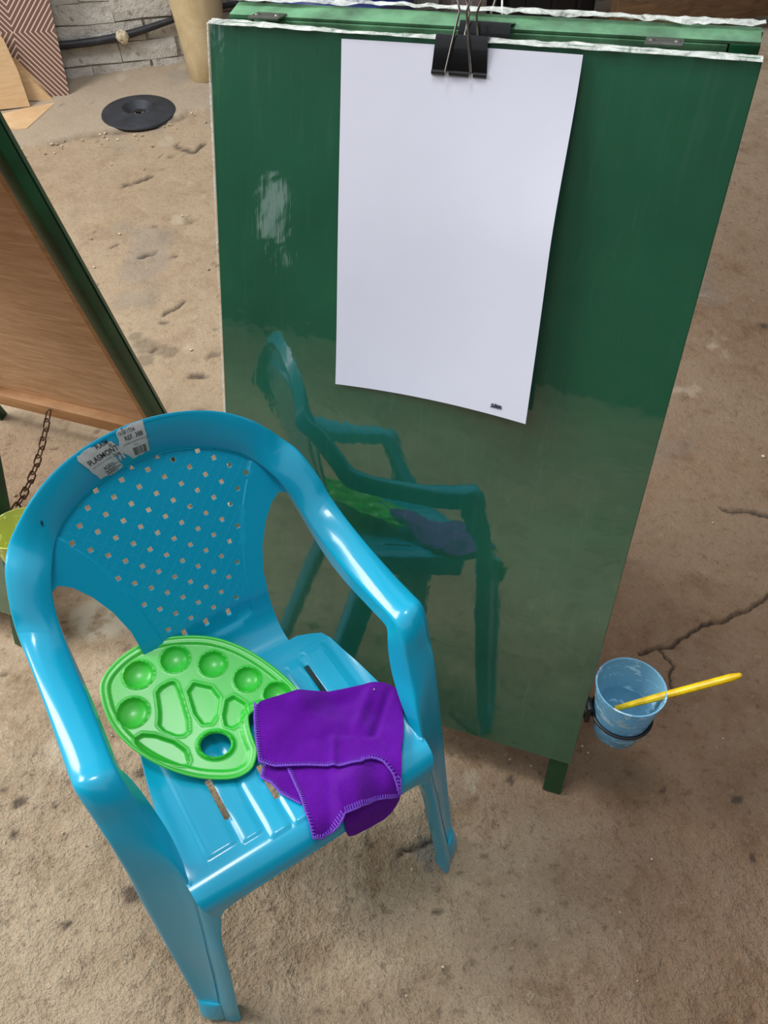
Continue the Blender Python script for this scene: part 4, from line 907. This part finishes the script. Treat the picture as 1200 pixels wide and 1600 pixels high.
def far_things():
    # black disc
    x, y = -.781, 2.743; R = empty('rubber_disc', (x, y, fz(x, y) - .002), 0, 'black round rubber disc with dished centre lying on the concrete floor', 'disc'); R.rotation_euler = (math.atan(RAMP) + .02, .02, 0)
    g = Geo(); r = .120
    g.lathe([(0, .004), (.014, .004), (.0145, .012), (.028, .010), (.040, .020), (.050, .0285), (.060, .0265), (.075, .0215), (r - .012, .018), (r - .002, .015), (r, .011), (r - .002, .006), (r - .02, .004), (0, .002)], n=64)
    g.obj('disc_body', MAT['rubber'], R, sharp=40)
    g = Geo(); g.box((0, 0, .0135), (.018, .018, .006), bev=.001); g.obj('square_socket', MAT['black'], R)
    # patterned panel leaning on the wall
    w, h = .56, .78; br = Vector((-1.042, 2.881, .204)); yw = WROT + .02; L = .13
    R = bpy.data.objects.new('patterned_panel', None); COL.objects.link(R)
    R.matrix_world = Matrix.Translation(br) @ Matrix.Rotation(yw, 4, 'Z') @ Matrix.Rotation(.05, 4, 'Y') @ Matrix.Rotation(-L, 4, 'X')
    tag(R, 'brown panel with cream nested chevron pattern leaning against the white brick wall', 'panel')
    g = Geo(); cx, cz = -.130, .195; g.box((-w / 2 - cx, 0, h / 2 - cz), (w, .008, h)); o = g.obj('printed_face', MAT['chevron'], R, smooth=False); o.location = (cx, 0, cz)
    g = Geo(); g.box((-w / 2, .001, .004), (w + .004, .014, .009), bev=.001); g.obj('bottom_edge', MAT['chevron_edge'], R)
    # plywood offcuts
    def ply(name, pts3, th, label, nrm):
        c = Vector(pts3[0]); R = empty(name, tuple(c), 0); P = [Vector(p) - c for p in pts3]; n = Vector(nrm).normalized() * th; k = len(P)
        vs = P + [p - n for p in P]; fs = [tuple(range(k)), tuple(range(k, 2 * k))[::-1]] + [(i, i + k, (i + 1) % k + k, (i + 1) % k) for i in range(k)]
        bpy.data.objects.remove(R); o = mesh_obj(name, vs, fs, MAT['ply_h'], None, smooth=False); o.location = c; tag(o, label, 'board', 'plywood offcuts in the far corner'); return o
    f3 = [(-1.40, 2.66), (-1.239, 2.741), (-1.149, 2.793), (-1.075, 2.824), (-1.119, 2.640), (-1.203, 2.623), (-1.36, 2.56)]
    ply('plywood_offcut', [(a, b, fz(a, b) + .010) for a, b in f3], .009, 'pointed plywood offcut lying flat on the floor by the patterned panel', (0, 0, 1))
    # standing sheet, leaning: base line from (-1.153,2.793) to the left, up the panel
    b0 = Vector((-1.153, 2.800, fz(0, 2.79) + .012)); dl = Vector((-WD.x, -WD.y, 0)); up = Vector((-.05, .17, 1)).normalized()
    pts = [b0, b0 + up * .10 + dl * .006, b0 + up * .19 + dl * .022, b0 + up * .215 + dl * .035, b0 + up * .222 + dl * .055, b0 + up * .222 + dl * .30, b0 + dl * .30 ]
    ply('plywood_offcut', pts, -.008, 'plywood offcut with a rounded corner standing in front of the patterned panel', WNV.to_3d())
    b1 = Vector((-1.085, 2.846, fz(0, 2.85) + .006)); pts = [b1, b1 + Vector((-.03, .012, .035)), b1 + Vector((-.085, .0, .125)), b1 + Vector((-.12, -.006, .14)), b1 + Vector((-.12, -.02, .01))]
    ply('plywood_offcut', pts, -.006, 'small plywood offcut with curved edge between the standing sheet and the patterned panel', WNV.to_3d())
    # cream tapered drum
    x, y = -.592, 3.012; R = empty('cream_drum', (x, y, fz(x, y)), 0, 'cream stained tapering tub standing at the wall left of the green easel', 'tub')
    g = Geo(); g.lathe([(0, 0), (.052, 0), (.060, .006), (.070, .10), (.088, .24), (.112, .42), (.13, .55), (.135, .56), (.128, .56), (.108, .42), (.06, .02), (0, .015)], n=48); g.obj('tub_wall', MAT['tub'], R, sharp=50)
    g = Geo(); g.tube([(.136 * math.cos(a), .136 * math.sin(a), .555) for a in np.linspace(0, 2 * PI, 37)[:-1]], .008, 8, closed=True); g.obj('rim', MAT['tub'], R)
    # hose on the wall
    R = empty('wall_hose', (-1.0, 3.0, .33), 0, 'grimy black hose running along the white brick wall with a pale rag joint', 'hose')
    P0 = Vector((-1.0, 3.0, .33)); pth = [(-1.35, 2.885, .345), (-1.085, 2.975, .339), (-.955, 3.018, .342), (-.866, 3.047, .351), (-.79, 3.07, .366), (-.717, 3.094, .382), (-.60, 3.135, .408), (-.3, 3.235, .43)]
    # smooth
    A = np.array(pth); n = 60; t = np.linspace(0, len(A) - 1, n); A = np.stack([np.interp(t, range(len(A)), A[:, k]) for k in range(3)], 1)
    for _ in range(6): A[1:-1] = (A[:-2] + 2 * A[1:-1] + A[2:]) / 4
    g = Geo(); g.tube([Vector(p) - P0 for p in A], [.013 - .004 * min(1, max(0, (i - 26) / 20)) for i in range(n)], 12); g.obj('hose_pipe', MAT['hose'], R)
    bm = bmesh.new(); bmesh.ops.create_icosphere(bm, subdivisions=3, radius=.021); rr = random.Random(2)
    for v in bm.verts: v.co *= rr.uniform(.82, 1.12)
    g = Geo(); bm.verts.index_update(); g.add([v.co + Vector((-.866, 3.035, .351)) - P0 for v in bm.verts], [[v.index for v in f.verts] for f in bm.faces]); bm.free(); o = g.obj('rag_joint', MAT['knot'], R); o['label'] = 'pale rag wrapped round the joint'
    # blue drum
    x, y = -.105, 2.95; R = empty('plastic_drum', (x, y, fz(x, y)), 0, 'deep blue plastic drum behind the top of the green easel', 'drum')
    g = Geo(); g.lathe([(0, 0), (.205, 0), (.222, .02), (.232, .12), (.232, .25), (.240, .262), (.232, .275), (.232, .45), (.240, .462), (.232, .475), (.225, .60), (.19, .64), (.19, .66), (0, .66)], n=56); g.obj('drum_body', MAT['drum'], R, sharp=50)
    # small pipe with pale bands between tub and drum
    R = empty('pipe_offcut', (-.345, 3.14, .46), .6, 'short black pipe with white bands beside the cream tub', 'pipe'); 
    g = Geo(); g.tube([(-.12, 0, -.03), (.10, 0, .02)], .02, 12); g.obj('pipe_body', MAT['hose'], R)
    g = Geo(); g.tube([(-.045, 0, -.013), (-.01, 0, -.005)], .0208, 12); g.tube([(.03, 0, .004), (.05, 0, .009)], .0208, 12); g.obj('pale_band', MAT['knot'], R)
    # cement block pillar
    x, y = .305, 3.17; R = empty('cement_post', (x, y, fz(x, y)), WROT, 'pinkish grey cement post behind the binder clips', 'post')
    g = Geo(); g.box((0, 0, .4), (.135, .12, .8), bev=.006); g.obj('post_shaft', MAT['block'], R)
    g = Geo(); g.box((0, 0, .02), (.17, .15, .04), bev=.006); g.obj('post_foot', MAT['block'], R)
    # black storage box
    x, y = .58, 3.27; R = empty('storage_box', (x, y, fz(x, y) - .01), WROT, 'black lidded storage box in the dark behind the easel top', 'box')
    g = Geo(); g.box((0, 0, .22), (.34, .26, .44), bev=.012); g.obj('box_body', MAT['crate'], R)
    g = Geo(); g.box((0, 0, .455), (.37, .29, .04), bev=.012); g.obj('lid', MAT['crate'], R)
    for k in (-1, 0, 1):
        g = Geo(); g.box((k * .1, -.132, .22), (.018, .01, .38), bev=.003); g.obj('rib', MAT['crate'], R)
    # dark wooden bench at the right
    x, y = 1.16, 3.40; R = empty('wooden_bench', (x, y, fz(x, y)), WROT, 'weathered dark wooden bench at the top right, behind the easel', 'bench')
    for k in range(4):
        g = Geo(); g.box((0, -.12 + k * .085, .30), (.80, .075, .03), bev=.003); g.obj('plank', MAT['plank'], R)
    g = Geo(); g.box((0, -.155, .16), (.78, .02, .22), bev=.003); g.obj('apron', MAT['plank'], R)
    for sx in (-.36, -.12, .36):
        for sy in (-.13, .13): g = Geo(); g.box((sx, sy, .14), (.05, .04, .29), bev=.003); g.obj('leg', MAT['plank'], R)
far_things()
